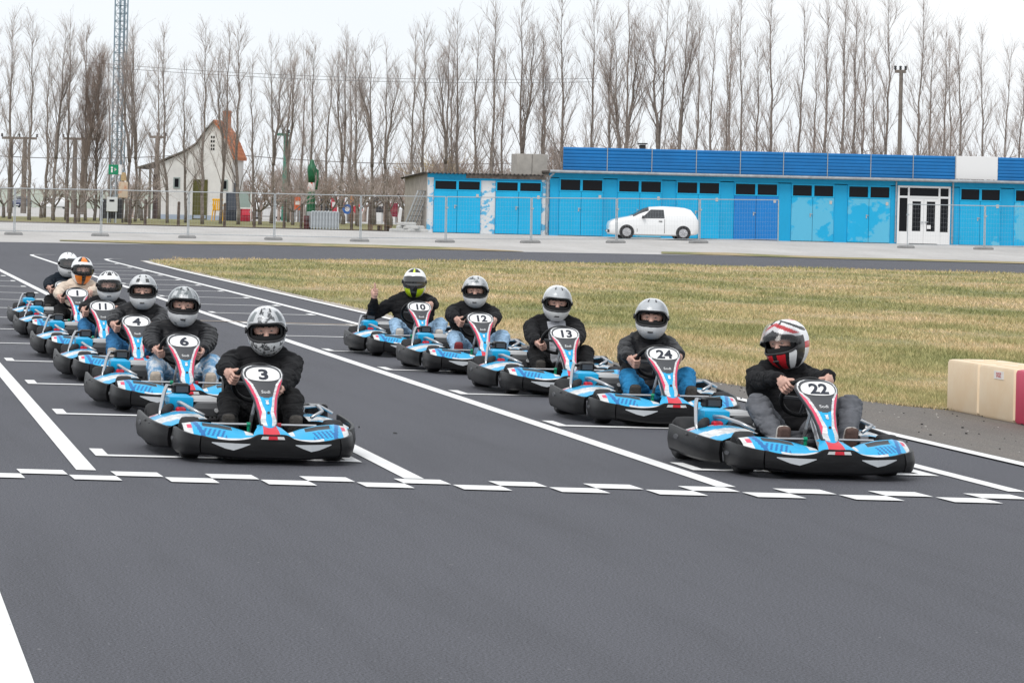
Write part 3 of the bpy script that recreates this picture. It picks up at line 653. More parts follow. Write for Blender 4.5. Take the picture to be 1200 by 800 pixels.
hwin(203.5, 211, 208, 221, M_PANE); hwin(258, 265.5, 209.5, 222, M_PANE)
M_OLIVE = mat('olive_door', (.09, .085, .02), .7, var=.2, vscale=4)
hwin(226, 242.5, 210, 257, M_OLIVE, 'door', .06, M_OLIVE)
for py in (160, 165, 170, 174):
    a, z = hxz(247, py); q = MB(); q.box(a-.1, a-.02, -.02, .01, z-.06, z+.06); q.box(a+.03, a+.11, -.02, .01, z-.06, z+.06); q.build('vent', M_PANE, hz)
# lean-to posts on the left
for px in (164, 176):
    a, z = hxz(px, 196); q = MB(); q.box(a-.06, a+.06, .1, .22, 0, z-.1); q.build('post', M_VERGE, hz)
q = MB(); a, z = hxz(178, 200); q.box(a, hxz(187, 200)[0], .5, D, 0, z-.25); q.build('lean_to_wall', mat('dark_shed', (.10, .07, .065), .9), hz)
(a, z1), (c, z0) = (pl[-1][0], 0), (0, 0)
q = MB(); q.box(pl[-1][0]-.02, pl[-1][0]+.03, .5, 1.5, .05, 2.1); q.build('side_door', mat('blue_grey_door', (.06, .08, .11), .5), hz)

# things by the house wall
p = Vector((atX(256, 184), 184, zg(184)+.03)); t = empty('plastic_chair', p, math.radians(160)); tag(t, 'yellow plastic garden chair outside the white house', 'chair'); t.scale = (1.35,)*3
M_YEL = mat('yellow_plastic', (.80, .42, .02), .45)
q = MB(); q.box(-.22, .22, -.22, .2, .40, .44, bev=.01); q.build('seat', M_YEL, t)
for sx in (-1, 1):
    for sy in (-1, 1):
        q = MB(); q.tube([(sx*.19, sy*.18, .41), (sx*.23, sy*.23, 0)], [.03, .022], 6); q.build('leg', M_YEL, t)
    q = MB(); q.tube([(sx*.22, .2, .62), (sx*.23, -.15, .63), (sx*.22, -.2, .42)], .022, 6); q.build('armrest', M_YEL, t)
q = MB()
for i in range(5): q.box(-.20+i*.085, -.14+i*.085, .19, .22, .43, .84)
q.box(-.22, .22, .185, .225, .80, .88, bev=.01); q.build('backrest', M_YEL, t)
def cabinet(name, label, cat, px0, px1, py0, Y, depth, col, door=True, rough=.5):
    a, c = atX(px0, Y), atX(px1, Y); z1 = atY(px0, py0, Y).z; z0 = zg(Y)+.03; w = c-a; t = empty(name, ((a+c)/2, Y, z0)); tag(t, label, cat); h = z1-z0
    q = MB(); q.box(-w/2, w/2, 0, depth, 0, h, bev=.03); q.build('housing', mat(name+'_skin_%d' % px0, col, rough, var=.1), t)
    q = MB(); q.box(-w/2+.06, w/2-.06, -.02, 0, h*.35, h-.08, bev=.008); d = q.build('front', mat(name+'_front_%d' % px0, tuple(min(1, c_*1.6+.03) for c_ in col), rough), t)
    q = MB(); q.box(w/2-.14, w/2-.10, -.05, -.02, h*.5, h*.62); q.build('handle', M_STEEL, t); return t
cabinet('dark_locker', 'dark blue-black upright locker beside the white house door', 'locker', 265, 281, 225, 186, .5, (.03, .04, .06))
cabinet('drinks_cooler', 'red drinks cooler under a pale awning by the house corner', 'cooler', 282, 295, 239, 184, .6, (.45, .02, .05))
t = empty('serving_hatch', (atX(288, 183), 183, zg(183)+.03)); tag(t, 'pale counter board with grey shutter above the red cooler', 'kiosk')
w = 16/(FPX/183); z1 = atY(288, 225, 183).z-zg(183)
q = MB(); q.box(-w/2, w/2, -.1, .5, z1*.42, z1*.47); q.build('counter', M_WHITE, t); q = MB(); q.box(-w/2, w/2, .9, .95, z1*.47, z1); q.build('shutter', mat('grey_green_shutter', (.30, .38, .36), .6), t)
for s in (-1, 1): q = MB(); q.box(s*w/2-.03, s*w/2+.03, .88, .97, 0, z1); q.build('post', M_WHITE, t)

# ------------------------------------------------------------------ lattice mast
MY = 187.0; t = empty('lattice_mast', (atX(136, MY, 262), MY, zg(MY))); tag(t, 'tall pale blue-grey steel lattice mast rising above the bare trees', 'mast')
M_MAST = mat('mast_steel', (.26, .34, .40), .5, .4); HT = 19; r = .40
cor = [(r*math.cos(a), r*math.sin(a)) for a in (math.radians(90), math.radians(210), math.radians(330))]
for x, y in cor: q = MB(); q.tube([(x, y, 0), (x, y, HT)], .045, 6); q.build('leg', M_MAST, t)
for i in range(3):
    q = MB(); a, c = cor[i], cor[(i+1) % 3]; n = 44
    for k in range(n):
        z0, z1 = HT*k/n, HT*(k+1)/n; u_, v_ = (a, c) if k % 2 else (c, a)
        q.tube([(u_[0], u_[1], z0), (v_[0], v_[1], z1)], .018, 4, caps=False); q.tube([(a[0], a[1], z0), (c[0], c[1], z0)], .018, 4, caps=False)
    q.build('bracing', M_MAST, t)
q = MB()
for k in range(60): q.tube([(-.12, -.3, .3+k*.31), (.12, -.3, .3+k*.31)], .014, 4, caps=False)
q.tube([(-.12, -.3, .1), (-.12, -.3, HT)], .02, 5); q.tube([(.12, -.3, .1), (.12, -.3, HT)], .02, 5); q.tube([(.2, .0, .1), (.2, .0, HT)], .05, 6); q.build('ladder', M_MAST, t)

# assembly-point sign, meter cabinet, totem
SY = 166.0; ss = FPX/SY; base = zg(SY)+.03
t = empty('assembly_point_sign', (atX(131.5, SY), SY, base)); tag(t, 'green and white assembly point sign on a grey post', 'sign')
q = MB(); z1 = atY(131, 193, SY).z-base; z0 = atY(131, 204.5, SY).z-base
q.box(-.24, .24, -.02, .02, z0, z1, bev=.008); bd = q.build('board', mat('sign_green', (.0, .22, .10), .5), t)
q = MB(); q.tube([(-.12, .03, 0), (-.12, .03, z1-.05)], .03, 8); q.build('post', M_STEEL, t); q = MB(); q.tube([(.12, .03, 0), (.12, .03, z1-.05)], .03, 8); q.build('post', M_STEEL, t)
q = MB(); cz = (z0+z1)/2
q.lathe([(-.026, .055), (-.022, .055)], (-.08, 0, cz+.09), 'y', 12); q.box(-.12, -.04, -.027, -.022, cz-.14, cz+.02)
q.add([(.03, -.027, cz-.02), (.03, -.027, cz+.03), (.14, -.027, cz+.03), (.14, -.027, cz-.02), (.08, -.027, cz+.1), (.08, -.027, cz-.09)], [(0, 1, 2, 3), (4, 1, 0, 5)]); q.build('print', M_WHITE, bd)
q = MB(); q.box(.255, .40, -.02, .02, z0, z1, bev=.006); q.build('side_board', M_WHITE, t)
t = empty('meter_cabinet', (atX(131, SY-1), SY-1, base)); tag(t, 'light grey metal meter cabinet on legs under the green sign', 'cabinet')
z1 = atY(131, 231, SY-1).z-base; z0 = atY(131, 248, SY-1).z-base
q = MB(); q.box(-.26, .26, 0, .3, z0, z1, bev=.015); q.build('housing', mat('light_grey_steel', (.60, .62, .62), .5), t); q = MB(); q.box(-.14, .1, -.012, 0, z1-.22, z1-.12); q.build('window', M_PANE, t)
for s in (-.2, .2): q = MB(); q.box(s-.03, s+.03, .1, .16, 0, z0); q.build('leg', M_STEEL, t)
q = MB(); q.box(-.42, .5, .32, .5, .2, z1*.93); q.build('back_board', M_TRIM, t)
t = empty('totem_sign', (atX(143.5, SY+1), SY+1, base)); tag(t, 'tan wooden totem sign with a small board above a larger one', 'sign')
M_TAN = mat('tan_board', (.50, .36, .20), .8, var=.2, vscale=6); f = lambda py: atY(143, py, SY+1).z-base
q = MB(); q.box(-.05, .05, .02, .1, 0, f(204)); q.build('post', mat('dark_post', (.07, .06, .05), .9), t)
q = MB(); q.box(-.23, .23, -.03, .02, f(232), f(213), bev=.03); q.build('board', mat('pale_tan_board', (.62, .50, .38), .8, col2=(.55, .22, .12), vscale=5, thresh=(.5, .7)), t); q = MB(); q.loft([[(x, y, z) for x, z in ((-.14, f(212)), (.14, f(212)), (.13, f(204)), (.05, f(202)), (-.05, f(202)), (-.13, f(204)))] for y in (-.03, .02)]); q.build('board', M_TAN, t)

# fence of dark posts behind the apron (posts stand alone, wire too thin to see)
pp = None
for k, px in enumerate([79, 88, 152, 170, 209, 263, 298, 333, 353, 412, 433, 452]):
    Y = 163.0; z1 = atY(px, 232+R.uniform(-2, 3)+px*.012, Y).z-zg(Y)
    if pp is None:
        q = MB(); q.tube([(0, 0, -.1), (0, 0, .5), (.01, 0, .98), (.01, 0, 1.0)], [.075, .07, .065, .03], 8); pp = o = q.build('fence_post', mat('brown_timber_post', (.10, .075, .06), .95, var=.3, vscale=8))
    else: o = pp.copy(); COL.objects.link(o)
    o.location = (atX(px, Y), Y, zg(Y)); o.scale = (1, 1, z1); tag(o, 'dark weathered timber post on the verge '+('left of the green sign' if px < 120 else 'in front of the white house' if px < 280 else 'near the green figure' if px < 400 else 'behind the stacked barriers'), 'post', 'timber posts along the verge')

# ------------------------------------------------------------------ yard between house and garage
def yb(px, Y): return Vector((atX(px, Y), Y, zg(Y)+.03))
# stack of ribbed grey barriers
Y = 160.5; a = yb(365, Y); c = yb(397.5, Y); w = c.x-a.x; t = empty('barrier_stack', (a.x, Y, a.z)); tag(t, 'tight stack of grey ribbed crowd barrier sections on the apron', 'barriers'); h = atY(380, 247.5, Y).z-a.z
n = 9; q0 = None
for k in range(n):
    if q0 is None:
        q = MB(); ww = w/n*.8; q.tube([(0, 0, 0), (0, 0, h-.08), (.02, .0, h-.02), (ww-.02, 0, h-.02), (ww, 0, h-.08), (ww, 0, 0)], .035, 6); q.box(.0, ww, .04, 1.8, .05, h-.04, bev=.03); q0 = o = q.build('barrier_section', M_STEEL, t)
    else: o = q0.copy(); COL.objects.link(o)
    o.location = (k*w/n, 0, 0)
# barrel
Y = 161.5; p = yb(360, Y); t = empty('oil_barrel', p); tag(t, 'black and dark red barrel standing beside the grey barrier stack', 'barrel'); h = atY(360, 253, Y).z-p.z; r_ = h*.28
q = MB(); q.lathe([(0, r_*.95), (.02, r_), (h*.32, r_), (h*.34, r_*1.05), (h*.36, r_), (h*.64, r_), (h*.66, r_*1.05), (h*.68, r_), (h-.02, r_), (h, r_*.95)], (0, 0, 0), 'z', 20); q.build('drum', mat('red_black_drum', (.03, .02, .02), .6, col2=(.16, .03, .03), vscale=3), t, True, auto=40)
q = MB(); q.lathe([(h+.001, r_*.9), (h+.012, r_*.85)], (0, 0, 0), 'z', 20); q.build('lid', M_TRIM, t)
# green figure on a column
Y = 176; p = yb(364, Y); t = empty('advertising_figure', p); tag(t, 'tall green bottle-shaped figure with red and white band on a green plinth', 'sculpture'); f = lambda py: atY(364, py, Y).z-p.z
M_GRN = mat('green_enamel', (.012, .12, .05), .4, var=.25, vscale=6)
q = MB(); q.lathe([(0, .24), (.1, .24), (f(226), .22), (f(225), .22)], (0, 0, 0), 'z', 20); q.build('plinth', M_GRN, t, True, auto=40)
q = MB(); q.lathe([(f(225), .20), (f(222), .21), (f(215), .17), (f(212), .13)], (0, 0, 0), 'z', 16); q.build('band', mat('red_white_band', (.75, .72, .7), .5, col2=(.5, .05, .03), vscale=5, thresh=(.52, .56)), t, True)
q = MB(); q.lathe([(f(214), .16), (f(206), .20), (f(200), .24), (f(195), .22), (f(192), .13), (f(190), .12), (f(187.5), .08), (f(187), .03)], (0, 0, 0), 'z', 16); q.tube([(.14, 0, f(197)), (.30, 0, f(200)), (.31, -.05, f(210)), (.24, -.1, f(222))], .06, 7); q.build('figure', M_GRN, t, True)
# leaning fence panels against the garage side wall
for k in range(4):
    x0 = atX(468+k*5.5, 161); t = empty('spare_fence', (x0, 160.6+k*.35, zg(160.6))); h = 2.05; lean = .75
    q = MB(); A = lambda s, z: (lean*z/h+.1, s, z*.93+.03)
    q.tube([A(0, 0), A(0, h), A(2.6, h), A(2.6, 0), A(0, 0)], .03, 6); q.build('frame', M_STEEL, t)
    q = MB()
    for i in range(1, 14): q.tube([A(2.6*i/14, 0), A(2.6*i/14, h)], .009, 3, caps=False)
    for i in range(1, 8): q.tube([A(0, h*i/8), A(2.6, h*i/8)], .009, 3, caps=False)
    q.build('wire_mesh', mat('dark_wire', (.08, .085, .09), .6), t); t.rotation_euler.z = math.radians(-35)
    tag(t, 'dark wire fence panel leaning on the side of the low garage', 'fence panel', 'fence panels leaning against the garage')
# pile of concrete feet
foot0 = None; ii = 0
for (px, row, rz) in [(466, 0, .3), (472, 0, -.2), (479, 0, .1), (486, 0, .5), (493, 0, -.1), (474, 1, .4), (482, 1, -.3), (478, 2, .2), (488, 1, .1)]:
    if foot0 is None:
        q = MB(); q.loft([[(x*a_, y*b_, z) for x, y in ((-1, -1), (1, -1), (1, 1), (-1, 1))] for a_, b_, z in ((.36, .14, 0), (.36, .14, .10), (.30, .10, .15))]); foot0 = o = q.build('concrete_foot', mat('light_concrete', (.45, .45, .44), .9, var=.15))
    else: o = foot0.copy(); COL.objects.link(o)
    Y = 159.2+.3*(ii % 3)*.4; ii += 1; o.location = (atX(px, Y), Y, zg(Y)+.004+row*.152); o.rotation_euler.z = rz; tag(o, 'pale concrete fence foot in the heap by the leaning panels', 'concrete foot', 'heap of concrete fence feet')
p = yb(447, 161); t = empty('timber_pallet', p); tag(t, 'low brown broken pallet beside the leaning fence panels', 'pallet')
M_WOOD = mat('old_wood', (.16, .11, .07), .9, var=.3, vscale=8)
for k in range(5): q = MB(); q.box(-.5, .5, k*.2, k*.2+.12, .22, .25); q.build('plank', M_WOOD, t)
for k in range(3): q = MB(); q.box(-.5+k*.45, -.4+k*.45, 0, .92, 0, .22); q.build('bearer', M_WOOD, t)
# boards and signs of the far yard
def board(name, label, cat, px, py0, py1, wpx, Y, col, legs=True, band=None):
    p = yb(px, Y); s_ = Y/FPX; w = wpx*s_; f = lambda py: max(.02, atY(px, py, Y).z-p.z); t = empty(name, p); tag(t, label, cat)
    q = MB(); q.box(-w/2, w/2, -.03, .03, f(py1), f(py0), bev=.012); bd = q.build('board', mat(name+'%d' % px, col, .5, var=.1), t)
    if band: q = MB(); q.box(-w/2+.05, w/2-.05, -.04, -.031, f(py0)-(f(py0)-f(py1))*.6, f(py0)-(f(py0)-f(py1))*.3); q.build('stripe', mat(name+'b%d' % px, band, .5), bd)
    for s in (-1, 1): q = MB(); q.tube([(s*w*.4, .05, 0), (s*w*.4, .05, f(py0)-.02)], .03, 6); q.build('leg', M_STEEL, t)
    return t
board('red_banner', 'upright red banner board with white stripe behind bare trees', 'banner', 391, 231, 250, 7, 196, (.5, .03, .06), band=(.7, .7, .7))
board('red_banner', 'taller red banner board with pink stripe next to the orange post', 'banner', 401, 229, 250, 5, 197, (.55, .05, .07), band=(.7, .3, .35))
board('dark_board', 'black information board near the red banners', 'board', 380, 233, 247, 9, 198, (.03, .03, .035), band=(.25, .25, .25))
board('dark_red_board', 'dark red board low behind the leaning fence panels', 'board', 459, 238, 254, 13, 190, (.28, .03, .06), band=(.35, .08, .1))
board('black_white_board', 'black and white board between the round sign and dark red board', 'board', 443, 231, 249, 12, 192, (.05, .05, .055), band=(.6, .6, .6))
board('orange_board', 'small orange and white board left of the green figure', 'board', 348, 231, 246, 7, 190, (.6, .12, .04), band=(.75, .7, .65))
for px, col, c2_, nm, lb in ((406.5, (.02, .12, .40), (.7, .7, .72), 'round_sign', 'round blue and white sign on a short stand'), (419, (.55, .03, .05), (.75, .72, .7), 'round_sign', 'round red sign with white centre on a short stand')):
    Y = 193; p = yb(px, Y); t = empty(nm, p); tag(t, lb, 'sign'); z = atY(px, 245, Y).z-p.z; r_ = .28
    q = MB(); q.lathe([(-.03, r_*.97), (-.028, r_), (.02, r_)], (0, 0, z), 'y', 20); d = q.build('disc', mat('disc%d' % int(px), col, .5), t); q = MB(); q.lathe([(-.04, r_*.5), (-.031, r_*.5)], (0, 0, z), 'y', 16); q.build('centre', mat('discc%d' % int(px), c2_, .5), d)
    q = MB(); q.tube([(0, .05, 0), (0, .05, z)], .03, 6); q.lathe([(0, .2), (.04, .18)], (0, .05, 0), 'z', 12); q.build('stand', M_STEEL, t)
p = yb(412, 194); q = MB(); q.tube([(0, 0, 0), (0, 0, atY(412, 229, 194).z-p.z)], .09, 8); o = q.build('orange_post', mat('orange_paint', (.65, .22, .03), .5)); o.location = p; tag(o, 'plain orange post beside the round blue sign', 'post')
# blue bin by the van
p = at(716, 274); t = empty('wheeled_bin', p); tag(t, 'dark blue wheeled bin half hidden by the white van', 'bin'); h = 1.0
q = MB(); q.loft([[(x*a_, y*a_, z) for x, y in ((-1, -1), (1, -1), (1, 1), (-1, 1))] for a_, z in ((.22, .08), (.29, h))]); q.build('tub', mat('dark_blue_plastic', (.01, .06, .18), .5), t); q = MB(); q.loft([[(x*a_, y*a_, z) for x, y in ((-1, -1), (1, -1), (1, 1), (-1, 1))] for a_, z in ((.31, h), (.31, h+.05), (.24, h+.1))]); q.build('lid', mat('dark_blue_plastic', (0, 0, 0)), t)
for s in (-1, 1): q = MB(); q.lathe([(-.03, .1), (.03, .1)], (s*.25, .2, .1), 'x', 12); q.build('wheel', M_RUB, t)

# ------------------------------------------------------------------ far wall, utility poles, wires
t = empty('far_wall', (0, 470, zg(470))); tag(t, 'long pale green boundary wall behind the parked cars', 'wall')
M_GW = mat('pale_green_wall', (.47, .52, .45), .9, var=.12, vscale=.6, coord='World'); xa = atX(-140, 470); z1 = atY(60, 222, 470).z-zg(470)
for k in range(12):
    q = MB(); x0 = xa+k*4.2; q.box(x0, x0+4.15, 0, .25, 0, z1-.06); q.build('wall_panel', M_GW, t); q = MB(); q.box(x0-.04, x0+4.19, -.05, .3, z1-.06, z1+.04); q.build('coping', M_SLAB, t)
M_POLE = mat('weathered_pole', (.17, .145, .125), .9, var=.2, vscale=5)
def upole(name, label, xs_, ytop, bar, Y, group=None, lower=None):
    t = empty(name, (atX(xs_[0], Y), Y, zg(Y))); tag(t, label, 'utility pole', group); x0 = t.location.x; f = lambda px, py: atY(px, py, Y)
    zt = f(xs_[0], ytop).z-zg(Y)
    for px in xs_: q = MB(); x = atX(px, Y)-x0; q.tube([(x, 0, -.3), (x, 0, zt)], [.20, .13] if Y > 190 else [.12, .10], 8); q.build('pole', M_POLE, t)
    q = MB(); q.box(atX(bar[0], Y)-x0, atX(bar[1], Y)-x0, -.08, .08, zt-.12, zt+.04); ca = q.build('crossarm', M_POLE, t)
    n = 3
    for i in range(n):
        q = MB(); xx = (atX(bar[0], Y)-x0)*(1-i/(n-1))+(atX(bar[1], Y)-x0)*i/(n-1); q.lathe([(0, .05), (.06, .08), (.1, .05), (.16, .08), (.22, .04)], (xx, 0, zt+.04), 'z', 8); q.build('insulator', M_TRIM, ca)
    return t
upole('utility_pole', 'twin-post utility pole with one long crossarm behind the first trunks', (11, 27), 161, (0, 41), 225)
upole('utility_pole', 'utility pole with crossarm behind the dense brown poplar', (86, 96), 162, (72, 115), 228)
upole('utility_pole', 'single utility pole behind the lean-to roof of the house', (182,), 160, (173, 192), 222)
upole('utility_pole', 'bare wooden pole with short crossarm above the blue roof panels', (1052,), 83, (1045, 1057), 178)
t = upole('street_lamp', 'green lamp post with flat head behind the bare orchard trees', (333,), 157, (322, 336), 205); t['category'] = 'street lamp'
for ch in t.children:
    if ch.type == 'MESH': ch.data.materials[0] = mat('green_lamp_paint', (.03, .20, .14), .5)
for k, (a, c, Y) in enumerate([((-30, 181), (260, 178), 226), ((270, 181), (640, 190), 226), ((100, 73), (700, 92), 176), ((100, 77), (700, 96), 176.5)]):
    A, B_ = atY(a[0], a[1], Y), atY(c[0], c[1], Y); q = MB(); n = 16
    q.tube([A+(B_-A)*(i/n)-Vector((0, 0, .35*(1-(2*i/n-1)**2))) for i in range(n+1)], .03 if k < 2 else .012, 4)
    o = q.build('overhead_wire', mat('wire_grey', (.22, .22, .23), .6)); tag(o, ['thick overhead cable running behind the house lean-to roof', 'thick overhead cable crossing behind the orchard trees', 'upper thin power line through the poplar crowns', 'lower thin power line through the poplar crowns'][k], 'cable', 'overhead wires')

# ------------------------------------------------------------------ plastic barriers on the right
M_CREAM = mat('cream_plastic', (.74, .55, .35), .5, col2=(.80, .66, .48), vscale=2.2, bump=.05); M_REDP = mat('red_plastic', (.60, .035, .10), .45, col2=(.50, .04, .09), vscale=3)
X0 = 9.33
for k, (ya, yc, m, lb) in enumerate([(28.95, 28.13, M_CREAM, 'plain cream plastic barrier block at the end of the row on the grass edge'), (28.10, 27.22, M_CREAM, 'cream plastic barrier block carrying a small red and white sticker'), (27.19, 26.30, M_REDP, 'red plastic barrier block next to the cream ones'), (26.27, 25.4, M_CREAM, 'cream plastic barrier block beyond the red one')]):
    t = empty('barrier_block', (X0-.012*k, (ya+yc)/2, .006)); tag(t, lb, 'barrier', 'plastic track barriers'); Ld = ya-yc; w = .46; h = .43
    q = MB(); q.loft([[(x, y, z) for x, y in ((i, -Ld/2+i+.03), (i+.03, -Ld/2+i), (w-i-.03, -Ld/2+i), (w-i, -Ld/2+i+.03), (w-i, Ld/2-i-.03), (w-i-.03, Ld/2-i), (i+.03, Ld/2-i), (i, Ld/2-i-.03))] for z, i in ((0, .012), (.02, 0), (h*.93, .0), (h*.985, .008), (h, .03))]); q.build('shell', m, t, True, auto=35)
    q = MB(); q.lathe([(h-.004, .055), (h+.012, .055), (h+.016, .045)], (w*.5, 0, 0), 'z', 14); q.build('filler_cap', m, t)
    q = MB(); q.box(w*.22, w*.78, -Ld*.36, Ld*.36, h-.002, h+.006, bev=.003); q.build('top_recess', m, t)
    if k == 1:
        q = MB(); q.box(-.004, .004, -.18, .05, h-.10, h-.035); st_ = q.build('sticker', mat('sticker_white', (.78, .74, .7), .5), t)
        me = text_mesh('DOZ', .05, .001); me.transform(Matrix.Rotation(-math.pi/2, 4, 'Z') @ Matrix.Rotation(math.pi/2, 4, 'X')); me.materials.append(mat('sticker_red', (.6, .05, .07), .5)); o = link('print', me, st_); o.location = (-.007, -.065, h-.068)
# ------------------------------------------------------------------ bare trees
M_BARK = mat('grey_brown_bark', (.20, .17, .15), .95, var=.35, vscale=7)
M_TWIG = mat('grey_twigs', (.35, .295, .265), .95, var=.25, vscale=2); M_TWIGB = mat('brown_twigs', (.30, .235, .20), .95, var=.25, vscale=2); M_TWIGW = mat('willow_twigs', (.42, .33, .16), .95, var=.2, vscale=2)
def perp(d, rg):
    v = Vector((rg.gauss(0, 1), rg.gauss(0, 1), rg.gauss(0, 1))); v -= d*v.dot(d); return v.normalized()
def poplar(seed, H=12.0, spread=1.0, dens=1.0, fork=False, start=.14):
    rg = random.Random(seed); T = MB(); C = MB()
    def stem(x, y, lean, h0, h1, r):
        P = []; n = 12; px, py = x, y
        for i in range(n+1):
            P.append(Vector((px, py, h0+(h1-h0)*i/n))); px += rg.gauss(lean[0]/n, .05); py += rg.gauss(lean[1]/n, .05)
        return P, [max(.012, r*(1-i/n)**.9) for i in range(n+1)]
    stems = [stem(0, 0, (rg.gauss(.0, .3), rg.gauss(0, .3)), -.2, H, .105)]
    if fork:
        k = rg.randint(3, 5); s0 = stems[0][0][k]; stems.append(stem(s0.x, s0.y, (rg.choice([-1, 1])*rg.uniform(.5, .9), rg.gauss(0, .4)), s0.z, H*rg.uniform(.82, .95), .10))
    for P, r in stems: T.tube(P, r, 7)
    for P, r in stems:
        nb = int(30*dens)
        for b_ in range(nb):
            t = start+(0.98-start)*(b_+rg.random())/nb; f = t*(len(P)-1); i = min(int(f), len(P)-2); p = P[i].lerp(P[i+1], f-i)
            az = rg.uniform(0, 2*math.pi); ln = (1.0-t)*rg.uniform(2.0, 4.4)*spread+.45; tilt = math.radians(rg.uniform(14, 34)*(1.15 if t < .4 else 1))
            out = Vector((math.cos(az), math.sin(az), 0)); d = (out*math.sin(tilt)+Vector((0, 0, 1))*math.cos(tilt)); Q = [p]; n = 5
            for j in range(n):
                d = (d+Vector((rg.gauss(0, .09), rg.gauss(0, .09), .10))).normalized(); Q.append(Q[-1]+d*ln/n)
            br = max(.008, .024*(1-t)+.008); T.tube(Q, [br*(1-.8*j/n) for j in range(n+1)], 4, caps=False)
            for s_ in range(int(5+ln*4.0*dens)):
                u = rg.uniform(.12, 1.0); g_ = u*n; j = min(int(g_), n-1); q = Q[j].lerp(Q[j+1], g_-j); d0 = (Q[j+1]-Q[j]).normalized()
                d1 = (d0*.86+perp(d0, rg)*rg.uniform(.25, .55)+Vector((0, 0, .3))).normalized(); l1 = rg.uniform(.45, 1.15)*(1.15-.4*u)
                S_ = [q, q+d1*l1*.5, q+d1*l1+Vector((rg.gauss(0, .05), rg.gauss(0, .05), .08*l1))]; C.tube(S_, [.0066, .005, .0035], 3, caps=False)
                for w_ in range(rg.randint(1, 3)):
                    q2 = S_[0].lerp(S_[1], rg.random()*1.0) if rg.random() < .5 else S_[1].lerp(S_[2], rg.random()); d2 = (d1*.8+perp(d1, rg)*.5+Vector((0, 0, .25))).normalized(); l2 = rg.uniform(.25, .65)
                    C.tube([q2, q2+d2*l2], [.0045, .003], 3, caps=False)
    return T, C
def roundtree(seed, H=3.2, dens=1.0, trunk=.8):
    """low orchard tree: short trunk, limbs spreading into a broad twiggy head"""
    rg = random.Random(seed); T = MB(); C = MB(); top = Vector((rg.gauss(0, .1), rg.gauss(0, .1), trunk)); T.tube([(0, 0, -.15), (.02, 0, trunk*.5), top], [.12, .10, .09], 7)
    def grow(p, d, l, r, dep):
        Q = [p]
        for j in range(3): d = (d+perp(d, rg)*.16+Vector((0, 0, .05))).normalized(); Q.append(Q[-1]+d*l/3)
        (T if dep < 1 else C).tube(Q, [r*(1-.4*j/3) for j in range(4)], 5 if dep < 2 else 3, caps=False)
        if dep < 4:
            for k in range(rg.randint(2, 4) if dep < 3 else int(rg.randint(2, 4)*dens)):
                i = rg.randint(1, 3); grow(Q[i], (d+perp(d, rg)*rg.uniform(.4, .85)+Vector((0, 0, .12))).normalized(), l*rg.uniform(.55, .8), r*.55, dep+1)
    for k in range(5):
        az = 2*math.pi*(k+rg.random()*.6)/5; grow(top, Vector((math.cos(az)*.8, math.sin(az)*.8, .75)).normalized(), H*.32, .05, 0)
    return T, C
TW = {}
def tree_proto(key, T, C, tm, cm):
    t = empty(key); a = T.build('trunk', tm, t, True, fixn=False); c = C.build('crown', cm, t, False, fixn=False); TW[key] = TW.get(key, []); TW[key].append((a.data, c.data)); bpy.data.objects.remove(a); bpy.data.objects.remove(c); bpy.data.objects.remove(t)
for s in range(6): tree_proto('poplar_tree', *poplar(11+s, 12, [1, 1.15, .8, 1.05, .9, 1.2][s], [.9, .68, .8, .7, .95, .66][s], s in (1, 3, 5), [.14, .2, .12, .25, .1, .18][s]), M_BARK, M_TWIG)
tree_proto('brown_poplar', *poplar(77, 11, .85, 1.3, True, .05), M_BARK, M_TWIGB)
for s in range(3): tree_proto('orchard_tree', *roundtree(31+s, 3.4, 1.0), M_BARK, M_TWIGB if s == 1 else M_TWIG)
def put_tree(name, var, px, pytop, Y, H0, label, group, rz=None, lean=0.0, zb=None):
    a, c = TW[name][var]; t = empty('poplar_tree' if name == 'brown_poplar' else name, (atX(px, Y), Y, zg(Y) if zb is None else zb), R.uniform(0, 6.28) if rz is None else rz); tag(t, label, 'tree', group)
    link('trunk', a, t); link('crown', c, t); h = (atY(px, pytop, Y).z-t.location.z)/H0; w = (h*.55+.45)*R.uniform(.9, 1.1); t.scale = (w, w, h); return t
PL = [(-8, 40), (11, 23), (34, 27), (63, 33), (77, 28), (128, 60), (147, 40), (158, 33), (196, 38), (217, 75), (237, 35), (258, 36), (279, 34), (297, 75), (320, 50), (338, 49), (360, 52), (380, 70), (397, 40), (418, 55), (435, 53), (455, 57), (477, 40), (497, 33), (517, 37), (536, 22), (553, 38), (573, 10), (587, 60), (613, 2), (635, 40), (663, -4), (691, -6), (725, 30), (737, -2), (768, -3), (793, -8), (815, 12), (872, 0), (888, 55), (908, -6), (948, 60), (963, 6), (983, -6), (996, 10), (1040, -4), (1067, 4), (1103, 38), (1130, 33), (1155, 40), (1190, 82), (1222, 60), (845, 62), (1020, 60)]
PL += [(708, 24), (832, 30), (853, 18), (931, 12), (1012, 18), (1086, 38), (1118, 54), (1176, 57), (1206, 57), (525, 50), (350, 57), (186, 57), (52, 52), (408, 57)]
def plabel(px, thin):
    z = [(60, 'in front of the pale green wall'), (150, 'close by the lattice mast'), (200, 'left of the white house'), (290, 'in front of the white house'), (350, 'right of the white house'), (480, 'behind the orchard trees and stacked barriers'), (600, 'behind the low corrugated garage'), (720, 'behind the concrete block on the roof'), (860, 'behind the roof panels above the white van'), (1000, 'behind the roof panels above the patchy doors'), (1110, 'near the bare wooden pole above the blue roof'), (9999, 'behind the white roof panel')]
    return ('thin young bare poplar ' if thin else 'tall bare grey poplar ')+[b_ for a_, b_ in z if px < a_][0]
